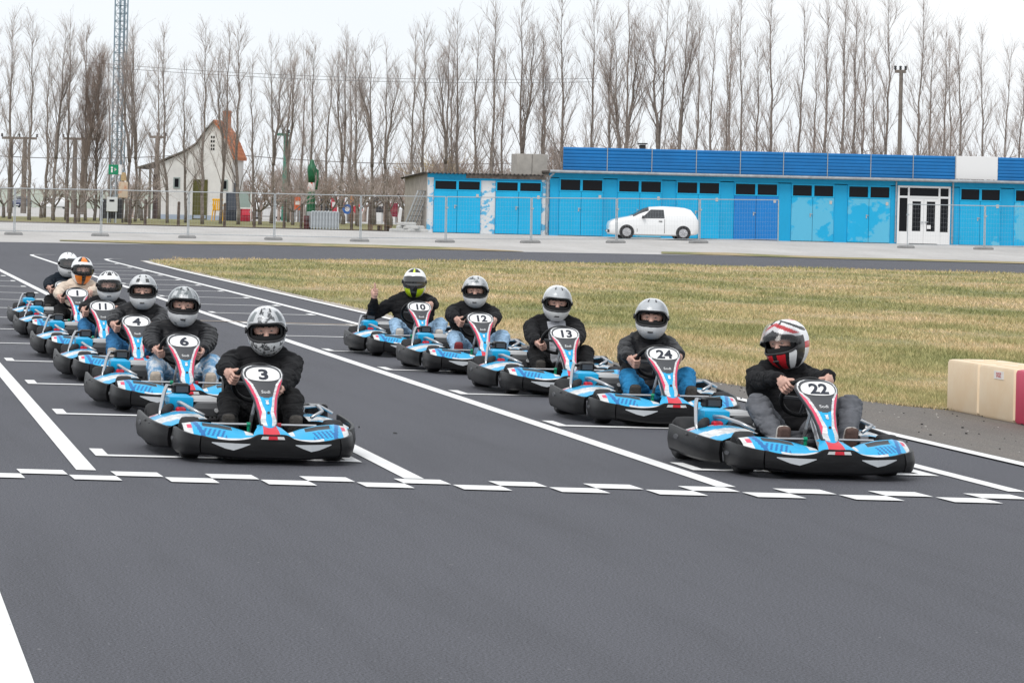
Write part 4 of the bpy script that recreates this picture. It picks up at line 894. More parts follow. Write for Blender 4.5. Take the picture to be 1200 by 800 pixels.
for k, (px, py) in enumerate(PL):
    if px < 300: Y = 169+R.uniform(-2.5, 5)
    elif px < 500: Y = 180+R.uniform(-4, 8)
    else: Y = 184+R.uniform(-3, 8)
    if k > 54: Y += 12
    thin = py > 58
    put_tree('poplar_tree', 2 if thin else R.choice([0, 2, 4]) if k > 54 else R.choice([0, 1, 3, 4, 5, 0, 4]), px, py, Y, 12.0, plabel(px, thin), 'row of bare poplars')
t = put_tree('brown_poplar', 0, 100, 38, 171, 11.0, 'dense brown bare poplar bundled with side shoots, beside the mast', 'dense brown poplars')
for px, py, Y in [(110, 62, 172)]:
    put_tree('brown_poplar', 0, px, py, Y, 11.0, 'dense brown bare poplar bundled with side shoots, beside the mast', 'dense brown poplars')
for k, (px, py, Y) in enumerate([(4, 198, 176), (48, 205, 178), (62, 200, 174), (92, 198, 166), (118, 205, 173), (152, 196, 168), (166, 205, 177), (305, 205, 172), (318, 192, 178), (343, 205, 174), (388, 200, 176), (402, 192, 181), (421, 195, 174), (438, 186, 184), (458, 196, 178), (472, 192, 186), (492, 190, 188), (215, 200, 215), (372, 190, 188)]):
    put_tree('orchard_tree', k % 3, px, py, Y, 3.1, 'low bare orchard tree with spreading head '+('by the pale green wall' if px < 110 else 'beside the meter cabinet' if px < 200 else 'behind the white house' if px < 290 else 'left of the green figure' if px < 365 else 'behind the barrier stack' if px < 430 else 'behind the leaning fence panels'), 'low bare orchard trees')
# far belt of brown scrub and woodland: one mass
def belt():
    me0 = []
    for a, c in TW['orchard_tree']+TW['brown_poplar'][:1]:
        for me in (a, c):
            V = np.empty(len(me.vertices)*3); me.vertices.foreach_get('co', V); F = [tuple(p.vertices) for p in me.polygons]; me0.append((V.reshape(-1, 3), F))
    sets = [(me0[2*i], me0[2*i+1]) for i in range(len(me0)//2)]
    VV = []; FF = []; MI = []; off = 0; rg = random.Random(99)
    for k in range(84):
        px = rg.uniform(130, 660) if k < 62 else rg.uniform(640, 1220); Y = rg.uniform(200, 226) if px < 500 else rg.uniform(196, 215)
        if 190 < px < 285: Y = 222
        top = rg.uniform(196, 215) if px < 300 else rg.uniform(180, 204) if px < 480 else rg.uniform(164, 190) if px < 650 else rg.uniform(150, 178)
        if k in (10, 11): px, top = 505+rg.uniform(-8, 8), 172
        big = px > 640 and rg.random() < .18
        s = sets[3] if big else sets[k % 3]; z0 = zg(Y); h = (atY(px, top, Y).z-z0)/(11.0 if big else 3.1); w = h*rg.uniform(.7, .95) if not big else max(1.0, h)*1.2; ca, sa = math.cos(k), math.sin(k); x0 = atX(px, Y)
        for V, F in s:
            Vn = np.stack([x0+w*(V[:, 0]*ca-V[:, 1]*sa), Y+w*(V[:, 0]*sa+V[:, 1]*ca), z0+h*V[:, 2]], 1); VV.append(Vn); FF += [tuple(i+off for i in f) for f in F]; MI += [2 if k in (10, 11) else (0 if k % 3 else 1)]*len(F); off += len(V)
    me = bpy.data.meshes.new('scrub_belt'); me.from_pydata(np.concatenate(VV).tolist(), [], FF)
    for m in (M_TWIGB, M_TWIG, M_TWIGW): me.materials.append(m)
    me.polygons.foreach_set('material_index', MI); o = link('scrub_belt', me); kind(o, 'stuff'); o['label'] = 'far belt of bare brown scrub and woodland'; o['category'] = 'woodland'
belt()
# ------------------------------------------------------------------ the go-kart (local frame: nose to -y, origin under the front axle)
def scuffed(name, col, scr, rough):
    m = mat(name, col, rough, bump=.08, bscale=120, spec=.2); n = m.node_tree.nodes; l = m.node_tree.links; b = n['Principled BSDF']
    t = n.new('ShaderNodeTexCoord'); mp_ = n.new('ShaderNodeMapping'); mp_.inputs['Scale'].default_value = (5, 5, 42); oi = n.new('ShaderNodeObjectInfo'); ad = n.new('ShaderNodeVectorMath'); ad.operation = 'ADD'; sc = n.new('ShaderNodeVectorMath'); sc.operation = 'SCALE'; sc.inputs[3].default_value = 0.37
    z = n.new('ShaderNodeTexNoise'); z.inputs['Scale'].default_value = 1.6; z.inputs['Detail'].default_value = 7; z.inputs['Roughness'].default_value = .75
    l.new(oi.outputs['Location'], sc.inputs[0]); l.new(t.outputs['Object'], ad.inputs[0]); l.new(sc.outputs[0], ad.inputs[1]); l.new(ad.outputs[0], mp_.inputs['Vector']); l.new(mp_.outputs[0], z.inputs['Vector'])
    r = ramp(n, [(.40, tuple(c*.75 for c in col)), (.55, col), (.66, tuple(c*1.5 for c in col)), (.76, scr)]); l.new(z.outputs['Fac'], r.inputs['Fac']); l.new(r.outputs['Color'], b.inputs['Base Color']); return m
K_BLK = scuffed('black_bumper_plastic', (.0095, .0098, .011), (.075, .075, .075), .40); K_BLUE = mat('kart_blue', (.0, .37, .68), .33, coat=.15); K_BLUED = mat('kart_deep_blue', (.0, .13, .38), .35); K_WHT = scuffed('kart_white', (.68, .69, .70), (.35, .34, .33), .4); K_RED = mat('kart_red', (.62, .02, .04), .35)
K_PINK = mat('kart_pink_red', (.66, .05, .12), .35); K_GREY = mat('kart_graphite', (.055, .058, .065), .45); K_SIL = mat('kart_silver_decal', (.48, .51, .54), .4); K_STEEL = mat('kart_steel_tube', (.50, .51, .53), .32, .85); K_ENG = mat('engine_grey', (.10, .105, .11), .5, .3, var=.2, vscale=15)
K_NUM = mat('number_ink', (.015, .02, .035), .5); K_GRN = mat('kart_green_cap', (.0, .30, .16), .4); K_LIGHT = mat('light_grey_plastic', (.45, .46, .47), .45)
K_RIM = mat('kart_rim', (.28, .28, .29), .4, .8)

def band(path, name, parent, m, th=.024, n=6, bulge=.006, tuck=.012):
    """bumper band: path points (x, y, zlow, zhigh) swept, hollow inside"""
    P = [Vector(p[:2]) for p in path]; b = MB(); rings = []
    for i, p in enumerate(path):
        d = (P[min(i+1, len(P)-1)]-P[max(0, i-1)]).normalized(); o = Vector((d.y, -d.x))    # outward for a path running +x at the nose
        z0, z1 = p[2], p[3]; prof = [(-tuck, 0), (0, .10), (bulge, .42), (bulge*.8, .60), (-.001, .965), (-.004, 1.0), (-th*.85, 1.0), (-th, .95), (-th, .4), (-th-tuck*.3, .02)]
        rings.append([(p[0]+o.x*a, p[1]+o.y*a, z0+(z1-z0)*t) for a, t in prof])
    b.loft(rings, 0, True, True); return b.build(name, m, parent, True, auto=24)
def smooth_path(pts, n=5):
    out = []
    for i in range(len(pts)-1):
        p0, p1, p2, p3 = (pts[max(i-1, 0)], pts[i], pts[i+1], pts[min(i+2, len(pts)-1)])
        for k in range(n):
            t = k/n; out.append(tuple(.5*((2*b_)+(c-a)*t+(2*a-5*b_+4*c-d)*t*t+(-a+3*b_-3*c+d)*t**3) for a, b_, c, d in zip(p0, p1, p2, p3)))
    return out+[pts[-1]]
WTAB = [(0, .032), (.04, .046), (.12, .054), (.3, .061), (.48, .075), (.62, .096), (.76, .122), (.86, .133), (.93, .124), (.97, .098), (1.0, .055)]
def panelP(x, t, off=0.0):
    w = lerpt(WTAB, t); a = max(-1, min(1, x/w)); y = -.335+.40*t-.035*t*(1-t)*2; z = .205+.385*t
    return Vector((x, y-.038*(1-a*a)-off*.72, z+off*.69))
WHEEL_C = Vector((0, .235, .468)); WHEEL_N = Vector((0, .80, .60)); WHEEL_U = Vector((0, -.60, .80)); WHEEL_R = .148
def wheel_pt(ang, r=WHEEL_R): return WHEEL_C+Vector((1, 0, 0))*math.cos(ang)*r+WHEEL_U*math.sin(ang)*r

def make_kart():
    k = empty('go_kart')
    # --- front bumper in three pieces
    half = [(0, -.475, .035, .188), (.085, -.477, .035, .188), (.15, -.476, .035, .160), (.25, -.464, .04, .148), (.36, -.43, .05, .156), (.43, -.395, .055, .170)]
    full = smooth_path([(-x, y, a, c) for x, y, a, c in reversed(half[1:])]+half)
    fb = band(full, 'front_bumper', k, K_BLK)
    cor = smooth_path([(.436, -.393, .052, .168), (.495, -.335, .048, .176), (.535, -.24, .045, .186), (.552, -.10, .044, .193), (.55, .03, .046, .195), (.545, .08, .05, .192)])
    for s in (-1, 1):
        pts = [(s*x, y, a, c) for x, y, a, c in cor]
        if s < 0: pts = list(reversed(pts))
        band(pts, 'bumper_corner', k, K_BLK, bulge=.011)
        # dent recess in the corner
        q = MB(); q.loft([[(s*(.548+dx), -.03+.05*math.cos(a_), .125+.013*math.sin(a_)) for a_ in [2*math.pi*j/10 for j in range(10)]] for dx in (.0, .018)]); q.build('bumper_slot', K_GREY, k)
        # silver decals on the front
        def F(x, z):
            t = abs(x); y = np.interp(t, [0, .085, .15, .25, .36, .43], [-.475, -.477, -.476, -.464, -.43, -.395]); return (x, float(y)-.0085, z)
        q = MB(); xs_ = [.14, .19, .24, .29, .33, .37]; top = [.130, .130, .131, .132, .133, .134]; bot = [.126, .105, .088, .098, .113, .129]
        vs = [F(s*x, z) for x, z in zip(xs_, bot)]+[F(s*x, z) for x, z in zip(xs_, top)]; q.add(vs, [(i, i+1, 7+i, 6+i) for i in range(5)]); q.build('decal', K_SIL, fb)
    q = MB(); q.add([(x, -.4855, z) for x, z in ((-.075, .160), (.075, .160), (.066, .178), (-.066, .178))], [(0, 1, 2, 3)]); q.build('badge', K_WHT, fb)
    q = MB(); q.add([(x, -.487, z) for x, z in ((-.03, .159), (.03, .159), (.027, .179), (-.027, .179))], [(0, 1, 2, 3)]); q.build('badge_stripe', K_RED, fb)
    # --- nose wings
    for s in (-1, 1):
        def wing(u, v):
            x = .105+.41*u; yf = np.interp(x, [0, .3, .42, .5, .53], [-.45, -.43, -.375, -.29, -.2]); yb_ = np.interp(x, [.1, .2, .4, .53], [-.30, -.20, -.12, -.06])
            y = yf+(yb_-yf)*v; zf = np.interp(u, [0, .2, .4, .7, 1], [.168, .145, .140, .155, .175]); zr = np.interp(u, [0, .25, .5, .8, 1], [.185, .212, .232, .240, .225]); z = zf+(zr-zf)*math.sin(min(1, v*1.1)*math.pi/2)-.02*max(0, v-.85)/.15-(.012 if .30 < u < .72 and .50 < v < .76 else 0); return (s*x, float(y), float(z))
        def wm(u, v):
            if u > .88: return 2 if .35 < v < .6 and u < .95 else 1
            if v > .90 or (v < .10 and u < .55): return 1
            if .30 < u < .72 and .50 < v < .76: return 3
            if u < .12: return 1 if v > .3 else 0
            if abs(u-.80-.12*(v-.5)) < .035: return 4
            if .4 < u < .74 and .10 < v < .44 and (int((u+.25*v)*30) % 2): return 4
            return 0
        q = MB(); q.grid(wing, 60, 26, wm); q.build('nose_wing', [K_BLUE, K_WHT, K_PINK, K_GREY, K_BLUED], k, True, fixn=False)
    q = MB(); q.loft([[(x, -.455, .175) for x in (-.12, -.055, .055, .12)], [(-.105, -.40, .195), (-.048, -.40, .208), (.048, -.40, .208), (.105, -.40, .195)], [(-.075, -.32, .222), (-.04, -.32, .235), (.04, -.32, .235), (.075, -.32, .222)], [(-.06, -.20, .225), (-.03, -.20, .24), (.03, -.20, .24), (.06, -.20, .225)]], [0, 1, 0]*3, False, False); q.build('nose_wedge', [K_BLUE, K_RED], k, True, fixn=False)
    # --- shield-shaped front panel
    nu, nv = 72, 80; q = MB()
    def pm(u, v):
        a = (u-.5)*2; b_ = abs(a); t = v; x = b_*lerpt(WTAB, t); w = lerpt(WTAB, t)
        e = w-x
        if e < .006 or t > .985 or (t < .10 and e < .012): return 0
        red = .017*max(0, min(1, (t-.16)/.12))*max(0, min(1, (.80-t)/.08)); wh = .016+.014*max(0, min(1, (.40-t)/.25))
        if t > .80: return (2 if e < .016 else 3)
        if e < .006+red: return 1
        if t > .07 and e < .006+red+wh: return 2
        if t > .66: return 3
        cut = .50+.10*(a*a)
        return 4 if t < cut else 3
    q.grid(lambda u, v: tuple(panelP((u-.5)*2*lerpt(WTAB, v), v)), nu, nv, pm); q.build('front_panel', [K_GREY, K_PINK, K_WHT, K_GREY, K_BLUE], k, True, fixn=False); fp = list(k.children)[-1]
    bk = MB(); bk.grid(lambda u, v: tuple(panelP((u-.5)*2*lerpt(WTAB, v), v)*1.0+Vector((0, .03, -.01))), 12, 22)
    rim_f = [panelP(s_*lerpt(WTAB, t), t) for s_, seq in ((-1, [i/22 for i in range(23)]), (1, [i/22 for i in range(22, -1, -1)])) for t in seq]
    n = len(rim_f); bk.add([tuple(p) for p in rim_f]+[tuple(p+Vector((0, .03, -.01))) for p in rim_f], [(i, (i+1) % n, n+(i+1) % n, n+i) for i in range(n)]); bk.build('panel_back', K_GREY, fp, True, fixn=False, auto=40)
    q = MB(); c = panelP(0, .845); ring = []
    vs = [tuple(panelP(0, .842, .004))]
    for j in range(1, 5):
        for i in range(32):
            a_ = 2*math.pi*i/32; r_ = j/4; x = .106*r_*math.copysign(abs(math.cos(a_))**.8, math.cos(a_)); t = .848+(.115 if math.sin(a_) > 0 else .095)*r_*math.copysign(abs(math.sin(a_))**(.95 if math.sin(a_) > 0 else .6), math.sin(a_)); vs.append(tuple(panelP(x, t, .004)))
    fs = [(0, 1+i, 1+(i+1) % 32) for i in range(32)]+[(1+32*j+i, 1+32*(j+1)+i, 1+32*(j+1)+(i+1) % 32, 1+32*j+(i+1) % 32) for j in range(3) for i in range(32)]
    q.add(vs, fs); q.build('number_plate', mat('number_plate_white', (.80, .80, .80), .4), fp, True, fixn=False)
    def onpanel(me, t0, sx, sz, off):
        for v_ in me.vertices: v_.co = panelP(v_.co.x*sx, t0+v_.co.y*sz, off)
        me.update(); return me
    me = onpanel(text_mesh('Sodi', .033, .0006), .585, 1, 1/.55, .004); me.materials.append(K_WHT); link('logo', me, fp)
    q = MB(); pts = [(.0, .46), (.012, .47), (.008, .44), (.012, .405), (0, .39), (-.010, .41), (-.006, .44), (-.012, .465)]; q.add([tuple(panelP(x, t, .004)) for x, t in pts], [tuple(range(8))]); q.build('emblem', K_WHT, fp, fixn=False)
    q = MB(); q.lathe([(-.004, .009), (.0, .009)], tuple(panelP(0, .27, .004)), 'y', 10); q.build('screw', K_GREY, fp)
    # --- steering
    q = MB(); q.tube([wheel_pt(2*math.pi*i/28) for i in range(29)], .0155, 8); sw = q.build('steering_wheel', K_BLK, k, True)
    q = MB()
    for a_ in (0, math.pi, -math.pi/2): q.tube([WHEEL_C-WHEEL_N*.02, wheel_pt(a_)], .012, 5)
    q.lathe([(0, .045), (.03, .045)], tuple(WHEEL_C-Vector((0, .015, .015))), 'z', 12); q.build('spokes', K_GREY, sw)
    q = MB(); q.tube([WHEEL_C-WHEEL_N*.02, (0, -.14, .13)], .014, 8); q.build('steering_column', K_STEEL, k)
    for s in (-1, 1):
        q = MB(); q.tube([(s*.07, .12, .07), (s*.055, .02, .28), (s*.03, -.02, .42)], .011, 6); q.build('column_support', K_STEEL, k)
    # --- chassis, floor, pedals
    q = MB(); q.box(-.27, .27, -.30, .62, .045, .052); q.build('floor_tray', K_GREY, k)
    for s in (-1, 1):
        q = MB(); q.tube([(s*.20, -.42, .10), (s*.24, -.25, .065), (s*.31, .1, .065), (s*.33, .6, .065), (s*.30, 1.2, .09), (s*.22, 1.34, .11)], .016, 8); q.build('chassis_rail', K_GREY, k, True)
        q = MB(); q.tube([(s*.105, -.105, .225), (s*.33, -.105, .225)], .0085, 8); fr = q.build('footrest_bar', K_STEEL, k)
        q = MB(); q.tube([(s*.085, -.105, .225), (s*.108, -.105, .225)], .014, 8); q.tube([(s*.095, -.105, .225), (s*.095, -.09, .09)], .011, 6); q.build('pedal', K_GRN if s < 0 else K_RED, k)
        q = MB(); q.tube([(s*.33, -.105, .225), (s*.335, -.09, .12), (s*.31, -.06, .07)], .009, 6); q.build('pedal_bracket', K_RED if s > 0 else K_GRN, k)
    q = MB(); q.tube([(-.46, 0, .125), (.46, 0, .125)], .013, 8); q.build('front_axle', K_STEEL, k)
    q = MB(); q.tube([(-.55, 1.07, .14), (.55, 1.07, .14)], .02, 8); q.build('rear_axle', K_STEEL, k)
    for (x, y, r, w) in ((-.45, 0, .13, .12), (.45, 0, .13, .12), (-.50, 1.07, .14, .19), (.50, 1.07, .14, .19)):
        q = MB(); h = w/2; q.lathe([(-h*.85, r*.55), (-h, r*.7), (-h, r*.86), (-h*.82, r*.97), (-h*.4, r), (h*.4, r), (h*.82, r*.97), (h, r*.86), (h, r*.7), (h*.85, r*.55)], (x, y, r), 'x', 28); wl = q.build('wheel', M_RUB, k, True, auto=50)
        q = MB(); s = -1 if x < 0 else 1; q.lathe([(-h*.84, r*.53), (-h*.5, r*.5), (-h*.4, r*.2), (h*.4, r*.2), (h*.5, r*.5), (h*.84, r*.53)], (x, y, r), 'x', 20); q.build('rim', K_RIM, wl, True, auto=40)
    # --- side pods
    for s in (-1, 1):
        pod = smooth_path([(.57, .10, .055, .185), (.62, .19, .052, .198), (.655, .36, .055, .210), (.668, .60, .06, .222), (.668, .80, .068, .232), (.668, .945, .068, .238)])
        pts = [(s*x, y, a, c) for x, y, a, c in pod]
        if s < 0: pts = list(reversed(pts))
        sb = band(pts, 'side_bumper', k, K_BLK, bulge=.009)
        for y in (.28, .52, .62): q = MB(); q.lathe([(0, .008), (s*.008, .007)], (s*(.668), y, .20-.06*(y > .6)), 'x', 8); q.build('bolt', K_GREY, sb)
        q = MB(); q.loft([[(s*(.668+dx), .74+.05*math.cos(a_)*f_, .17+.016*math.sin(a_)*f_) for a_ in [2*math.pi*j/10 for j in range(10)]] for dx, f_ in ((0, 1.2), (.012, 1.0), (.013, .6))]); q.build('handle_slot', K_GREY, sb)
        def cov(u, v):
            y = .13+.77*v; xo = np.interp(y, [.1, .2, .36, .6, .8, .9, .95], [.53, .59, .62, .63, .62, .59, .5]); xi = np.interp(y, [.1, .5, .9], [.32, .34, .36]); x = xo+(xi-xo)*u
            z = .19+.065*math.sin(min(1, u*1.25)*math.pi/2)*(.75+.25*math.sin(v*math.pi)); z += .03*v*(1-u)*.3; return (s*float(x), float(y), float(z))
        def cm(u, v):
            f = v+.18*(u-.5)
            if f < .10: return 0
            if f < .40: return 1
            if f < .70: return 0
            return 1 if u > .75 else 2 if .72 < f < .78 else 1
        q = MB(); q.grid(cov, 16, 28, cm); q.build('pod_cover', [K_BLUE, K_WHT, K_PINK], k, True, fixn=False)
        q = MB(); q.tube([(s*.34, .14, .26), (s*.42, .2, .30), (s*.44, .5, .315), (s*.42, .86, .30), (s*.36, .95, .24)], .011, 8); q.build('pod_rail', K_STEEL, k, True)
    # --- rear bumper
    rb = smooth_path([(.50, 1.20, .10, .24), (.53, 1.26, .09, .24), (.52, 1.34, .09, .24), (.44, 1.42, .09, .24), (.25, 1.46, .09, .24), (0, 1.47, .09, .24)]); full = [(x, y, a, c) for x, y, a, c in rb]+[(-x, y, a, c) for x, y, a, c in reversed(rb[:-1])]
    band(full, 'rear_bumper', k, K_BLK)
    # --- seat
    q = MB(); rings = []
    for t in range(11):
        f = t/10; y = np.interp(f, [0, .2, .4, .6, 1], [.52, .72, .92, 1.04, 1.20]); z = np.interp(f, [0, .2, .4, .6, 1], [.10, .065, .085, .22, .56]); w = np.interp(f, [0, .3, .6, .85, 1], [.17, .20, .225, .205, .15]); lift = np.interp(f, [0, .3, .6, 1], [.05, .13, .09, .03]); fw = np.interp(f, [0, .4, .7, 1], [0, -.05, -.13, -.05])
        o_ = [(-w, y+fw, z+lift), (-w*.92, y+fw*.5, z+lift*.4), (-w*.6, y, z), (0, y+.01, z-.005), (w*.6, y, z), (w*.92, y+fw*.5, z+lift*.4), (w, y+fw, z+lift)]; i_ = [(x*.94, yy-.012, zz+.014) for x, yy, zz in reversed(o_)]; rings.append(o_+i_)
    q.loft([[(x+.10, y, z) for x, y, z in r_] for r_ in rings]); q.build('seat', mat('seat_black', (.015, .015, .016), .4), k, True, auto=50)
    # --- engine side (driver's right)
    q = MB(); q.box(-.31, -.10, .70, 1.12, .08, .22, bev=.02); q.build('engine_block', K_ENG, k)
    q = MB()
    for i in range(6): q.box(-.30, -.12, .69-.004+i*.03*0, 1.13, .225+.0*i, .226) if False else q.box(-.235+i*.028, -.222+i*.028, .66, .80, .10, .23)
    q.build('cooling_fins', K_ENG, k)
    q = MB(); q.loft([[(x, y, z) for x, y in ((-.34+i, .66+i), (-.06-i, .66+i), (-.06-i, 1.08-i), (-.34+i, 1.08-i))] for z, i in ((.222, .0), (.27, .0), (.305, .03), (.31, .05))]); q.build('engine_cover', mat('engine_cover_grey', (.05, .052, .056), .4), k, True, auto=35)
    q = MB(); q.loft([[(x, y, z) for x, y in ((-.33+i, .74+i), (-.14-i, .74+i), (-.16-i, 1.04-i), (-.33+i, 1.04-i))] for z, i in ((.311, 0), (.33, .01), (.338, .03))]); q.build('cover_top', K_LIGHT, k, True, auto=35)
    q = MB(); q.lathe([(-.02, .014), (0, .014)], (-.19, .655, .262), 'y', 12); q.build('engine_bolt', K_LIGHT, k)
    q = MB(); q.loft([[(x, y, z) for x, y in ((-.48+i, .78+i), (-.33-i, .74+i), (-.33-i, 1.02-i), (-.48+i, 1.0-i))] for z, i in ((.25, .02), (.285, 0), (.335, .0), (.352, .03))]); q.build('fuel_tank', K_BLUE, k, True, auto=35)
    q = MB(); q.box(-.435, -.325, .92, 1.06, .345, .415, bev=.012); ab = q.build('air_box', K_BLK, k, True, auto=35); q = MB(); q.box(-.42, -.34, .918-.004, .921, .36, .40); q.build('air_box_label', K_GREY, ab)
    q = MB(); q.tube([(-.55, .70, .22), (-.535, .78, .26), (-.50, .92, .35), (-.47, 1.02, .395), (-.40, 1.10, .38), (-.36, 1.14, .25)], .013, 8); q.build('engine_guard', K_STEEL, k, True)
    q = MB(); q.tube([(-.52, .68, .24), (-.47, .80, .235), (-.44, .92, .30)], .012, 8); q.build('engine_guard', K_STEEL, k, True)
    q = MB(); q.tube([(-.53, .66, .235), (-.50, .72, .26), (-.47, .78, .275)], [.026, .034, .022], 9); q.build('rubber_cap', M_RUB, k, True)
    q = MB(); q.box(-.44, -.38, .70, .78, .22, .275, bev=.01); q.build('fuel_valve', K_RED, k)
    q = MB(); q.tube([(-.1, .68, .2), (-.24, .60, .20), (-.36, .58, .19), (-.44, .64, .2)], .016, 7); q.build('hose', M_RUB, k, True)
    # exhaust and battery on the other side
    q = MB(); q.tube([(.10, 1.1, .18), (.28, 1.0, .2), (.36, .82, .24), (.37, .6, .235)], [.025, .04, .045, .03], 9); q.build('exhaust', K_ENG, k, True)
    q = MB(); q.box(.40, .54, .68, .84, .235, .315, bev=.012); q.build('battery_box', K_BLK, k)
    for y in (.55, .50): q = MB(); q.tube([(.34, y, .235), (.36, y+.03, .30), (.46, y+.02, .315), (.54, y, .27)], .008, 6); q.build('cable', K_STEEL, k)
    return k
def number_for(k, txt):
    fp = [c for c in k.children if c.name.startswith('front_panel')][0]; me = text_mesh(txt, .118, .0042)
    for v_ in me.vertices: v_.co = panelP(v_.co.x*(1.0 if len(txt) > 1 else 1.2), .842+v_.co.y/.56, .0065)
    me.update(); me.materials.clear(); me.materials.append(K_NUM); link('number_print', me, fp)

GRID = [('22', (954.5, 556), -1.5), ('24', (775, 497.5), .5), ('13', (660, 462.7), 0), ('12', (561.3, 437.2), .5), ('10', (490, 417.7), 0),
        ('3', (305, 538.5), -2), ('6', (213, 481.8), -1), ('4', (158, 447.5), 0), ('11', (118.5, 421.2), 0), ('1', (89, 398.2), -.5), ('27', (75.3, 385), 0)]
KARTS = {}
k0 = make_kart()
for i, (num, pxy, yaw) in enumerate(GRID):
    t = k0 if i == 0 else copy_tree(k0)
    KARTS[num] = t
for num, pxy, yaw in GRID:
    t = KARTS[num]; p = at(*pxy); t.location = (p.x, p.y, 0.002); t.rotation_euler.z = math.radians(-yaw); number_for(t, num)
    who = {'22': 'driven by the red, black and white helmet', '24': 'driven by someone in bright blue trousers', '13': 'driven by someone with a grey-fronted jacket', '12': 'driven by someone with maroon shoes', '10': 'whose driver gives a thumbs-up', '3': 'driven by someone all in black', '6': 'driven by someone in ripped jeans', '4': 'behind the ripped-jeans driver\'s kart', '11': 'driven by a child-sized driver in a spotted helmet', '1': 'driven by someone in a cream jacket'}
    lab = 'blue and white go-kart number %s %s' % (num, who[num]) if num != '27' else 'rearmost blue and white go-kart with its number plate half hidden'
    tag(t, lab, 'go-kart', 'go-karts lined up on the starting grid')
# ------------------------------------------------------------------ drivers
M_SKIN = mat('skin', (.58, .35, .28), .5, var=.08, vscale=30); M_BALA_SHADE = mat('balaclava_and_shade', (.012, .012, .014), .9)  # balaclava black; over the face it also stands for shade inside the helmet
M_PAD = mat('helmet_lining', (.014, .014, .015), .95); M_VDARK = mat('dark_visor', (.015, .016, .018), .06, spec=.9, coat=.5)
M_VCLEAR = glassy('clear_visor', (.88, .89, .90), .80, .14); M_VSMOKE = glassy('smoke_visor', (.38, .40, .42), .74)
M_EYEW = mat('eye_white', (.38, .34, .32), .4); M_IRIS = mat('eye_iris', (.03, .02, .015), .3); M_BROW = mat('brow_hair', (.05, .03, .02), .9)
def cloth(name, col, var=.18, rough=.85, bump=.35, bs=22): return mat(name, col, rough, var=var, vscale=14, bump=bump, bscale=bs, spec=.2)
def ik(S, E, a, b_, pole):
    d = E-S; L_ = min(d.length, (a+b_)*.995); u = d.normalized(); x = (a*a-b_*b_+L_*L_)/(2*L_); h = math.sqrt(max(1e-6, a*a-x*x)); p = pole-u*pole.dot(u); return S+u*x+p.normalized()*h
def V3(*a): return Vector(a)
def capsule(b, p, q, r0, r1, n=10):
    d = q-p; l = d.length
    if l < 1e-5: d = Vector((0, 0, 1)); l = 1e-5
    u = d.normalized(); P = []; Rr = []
    for a in (-90, -60, -30): P.append(p+u*r0*math.sin(math.radians(a))); Rr.append(max(.0008, r0*math.cos(math.radians(a))))
    P.append(p); Rr.append(r0); P.append(q); Rr.append(r1)
    for a in (30, 60, 90): P.append(q+u*r1*math.sin(math.radians(a))); Rr.append(max(.0008, r1*math.cos(math.radians(a))))
    a_ = u.cross(Vector((0, 0, 1)) if abs(u.z) < .9 else Vector((1, 0, 0))).normalized(); c_ = u.cross(a_)
    b.loft([[pp+(a_*math.cos(t)+c_*math.sin(t))*rr for t in [2*math.pi*k/n for k in range(n)]] for pp, rr in zip(P, Rr)], 0, True, True)
def hand(caps, fing, H, T, Rd, F, wrist, thumb='wrap'):
    """H: centre of the grip, T: along the grip (to the thumb side), Rd: away from the wheel centre, F: to the front"""
    B = -F; kn = H+Rd*.030+B*.008
    caps.append((wrist, H+Rd*.034+B*.028, .026, .026, 2)); caps.append((H+Rd*.036+B*.03-T*.02, H+Rd*.036+B*.03+T*.022, .020, .020, 2)); caps.append((kn-T*.024, kn+T*.026, .015, .015, 2))
    for o, s in ((-.032, .84), (-.0107, .96), (.0107, 1.0), (.032, .94)):
        a = kn+T*o; c = H+F*.027*s+Rd*.017+T*o; d = H+F*.026*s-Rd*.014*s+T*o*.95; e_ = H-Rd*.026*s+B*.002+T*o*.92
        fing += [(a, c, .0100, .0093, 2), (c, d, .0093, .0088, 2), (d, e_, .0088, .0078, 2)]
    if thumb == 'wrap':
        a = H+Rd*.020+B*.026+T*.030; c = H+T*.052+B*.020-Rd*.002; e_ = H+T*.056+F*.006-Rd*.020; fing += [(a, c, .0135, .0112, 2), (c, e_, .0112, .0095, 2)]
    else:
        a = H+Rd*.010+B*.010+T*.034; c = H+T*.068+Rd*.004; e_ = H+T*.100+B*.006; fing += [(a, c, .0140, .0118, 2), (c, e_, .0118, .0098, 2)]
SHELLS = {}
def helmet_P(lon, lat, k=1.0):
    cl = math.cos(lat); dx, dy, dz = math.sin(lon)*cl, -math.cos(lon)*cl, math.sin(lat); a, bf, bb, zt, zb = .127, .155, .168, .155, .172
    by = bf if dy < 0 else bb; bz_ = zt if dz > 0 else zb; p = 2.25
    r = 1/((abs(dx)/a)**p+(abs(dy)/by)**p+(abs(dz)/bz_)**p)**(1/p)
    x, y, z = dx*r, dy*r, dz*r
    if dz < 0 and dy < 0: ch = max(0, min(1, -z/.12))*max(0, -dy); y -= .020*ch; x *= 1-.16*ch*max(0, min(1, (-z-.06)/.08))
    if dz < 0 and dy > 0: y -= .02*max(0, -z/.17)
    return (x*k, y*k, z*k)
AP = dict(w=math.radians(66), lo=math.radians(-19), hi=math.radians(25))
def in_ap(lon, lat, g=1.0):
    c = (AP['lo']+AP['hi'])/2; h = (AP['hi']-AP['lo'])/2*g; return abs(lon/(AP['w']*g))**3.2+abs((lat-c)/h)**3.2 < 1
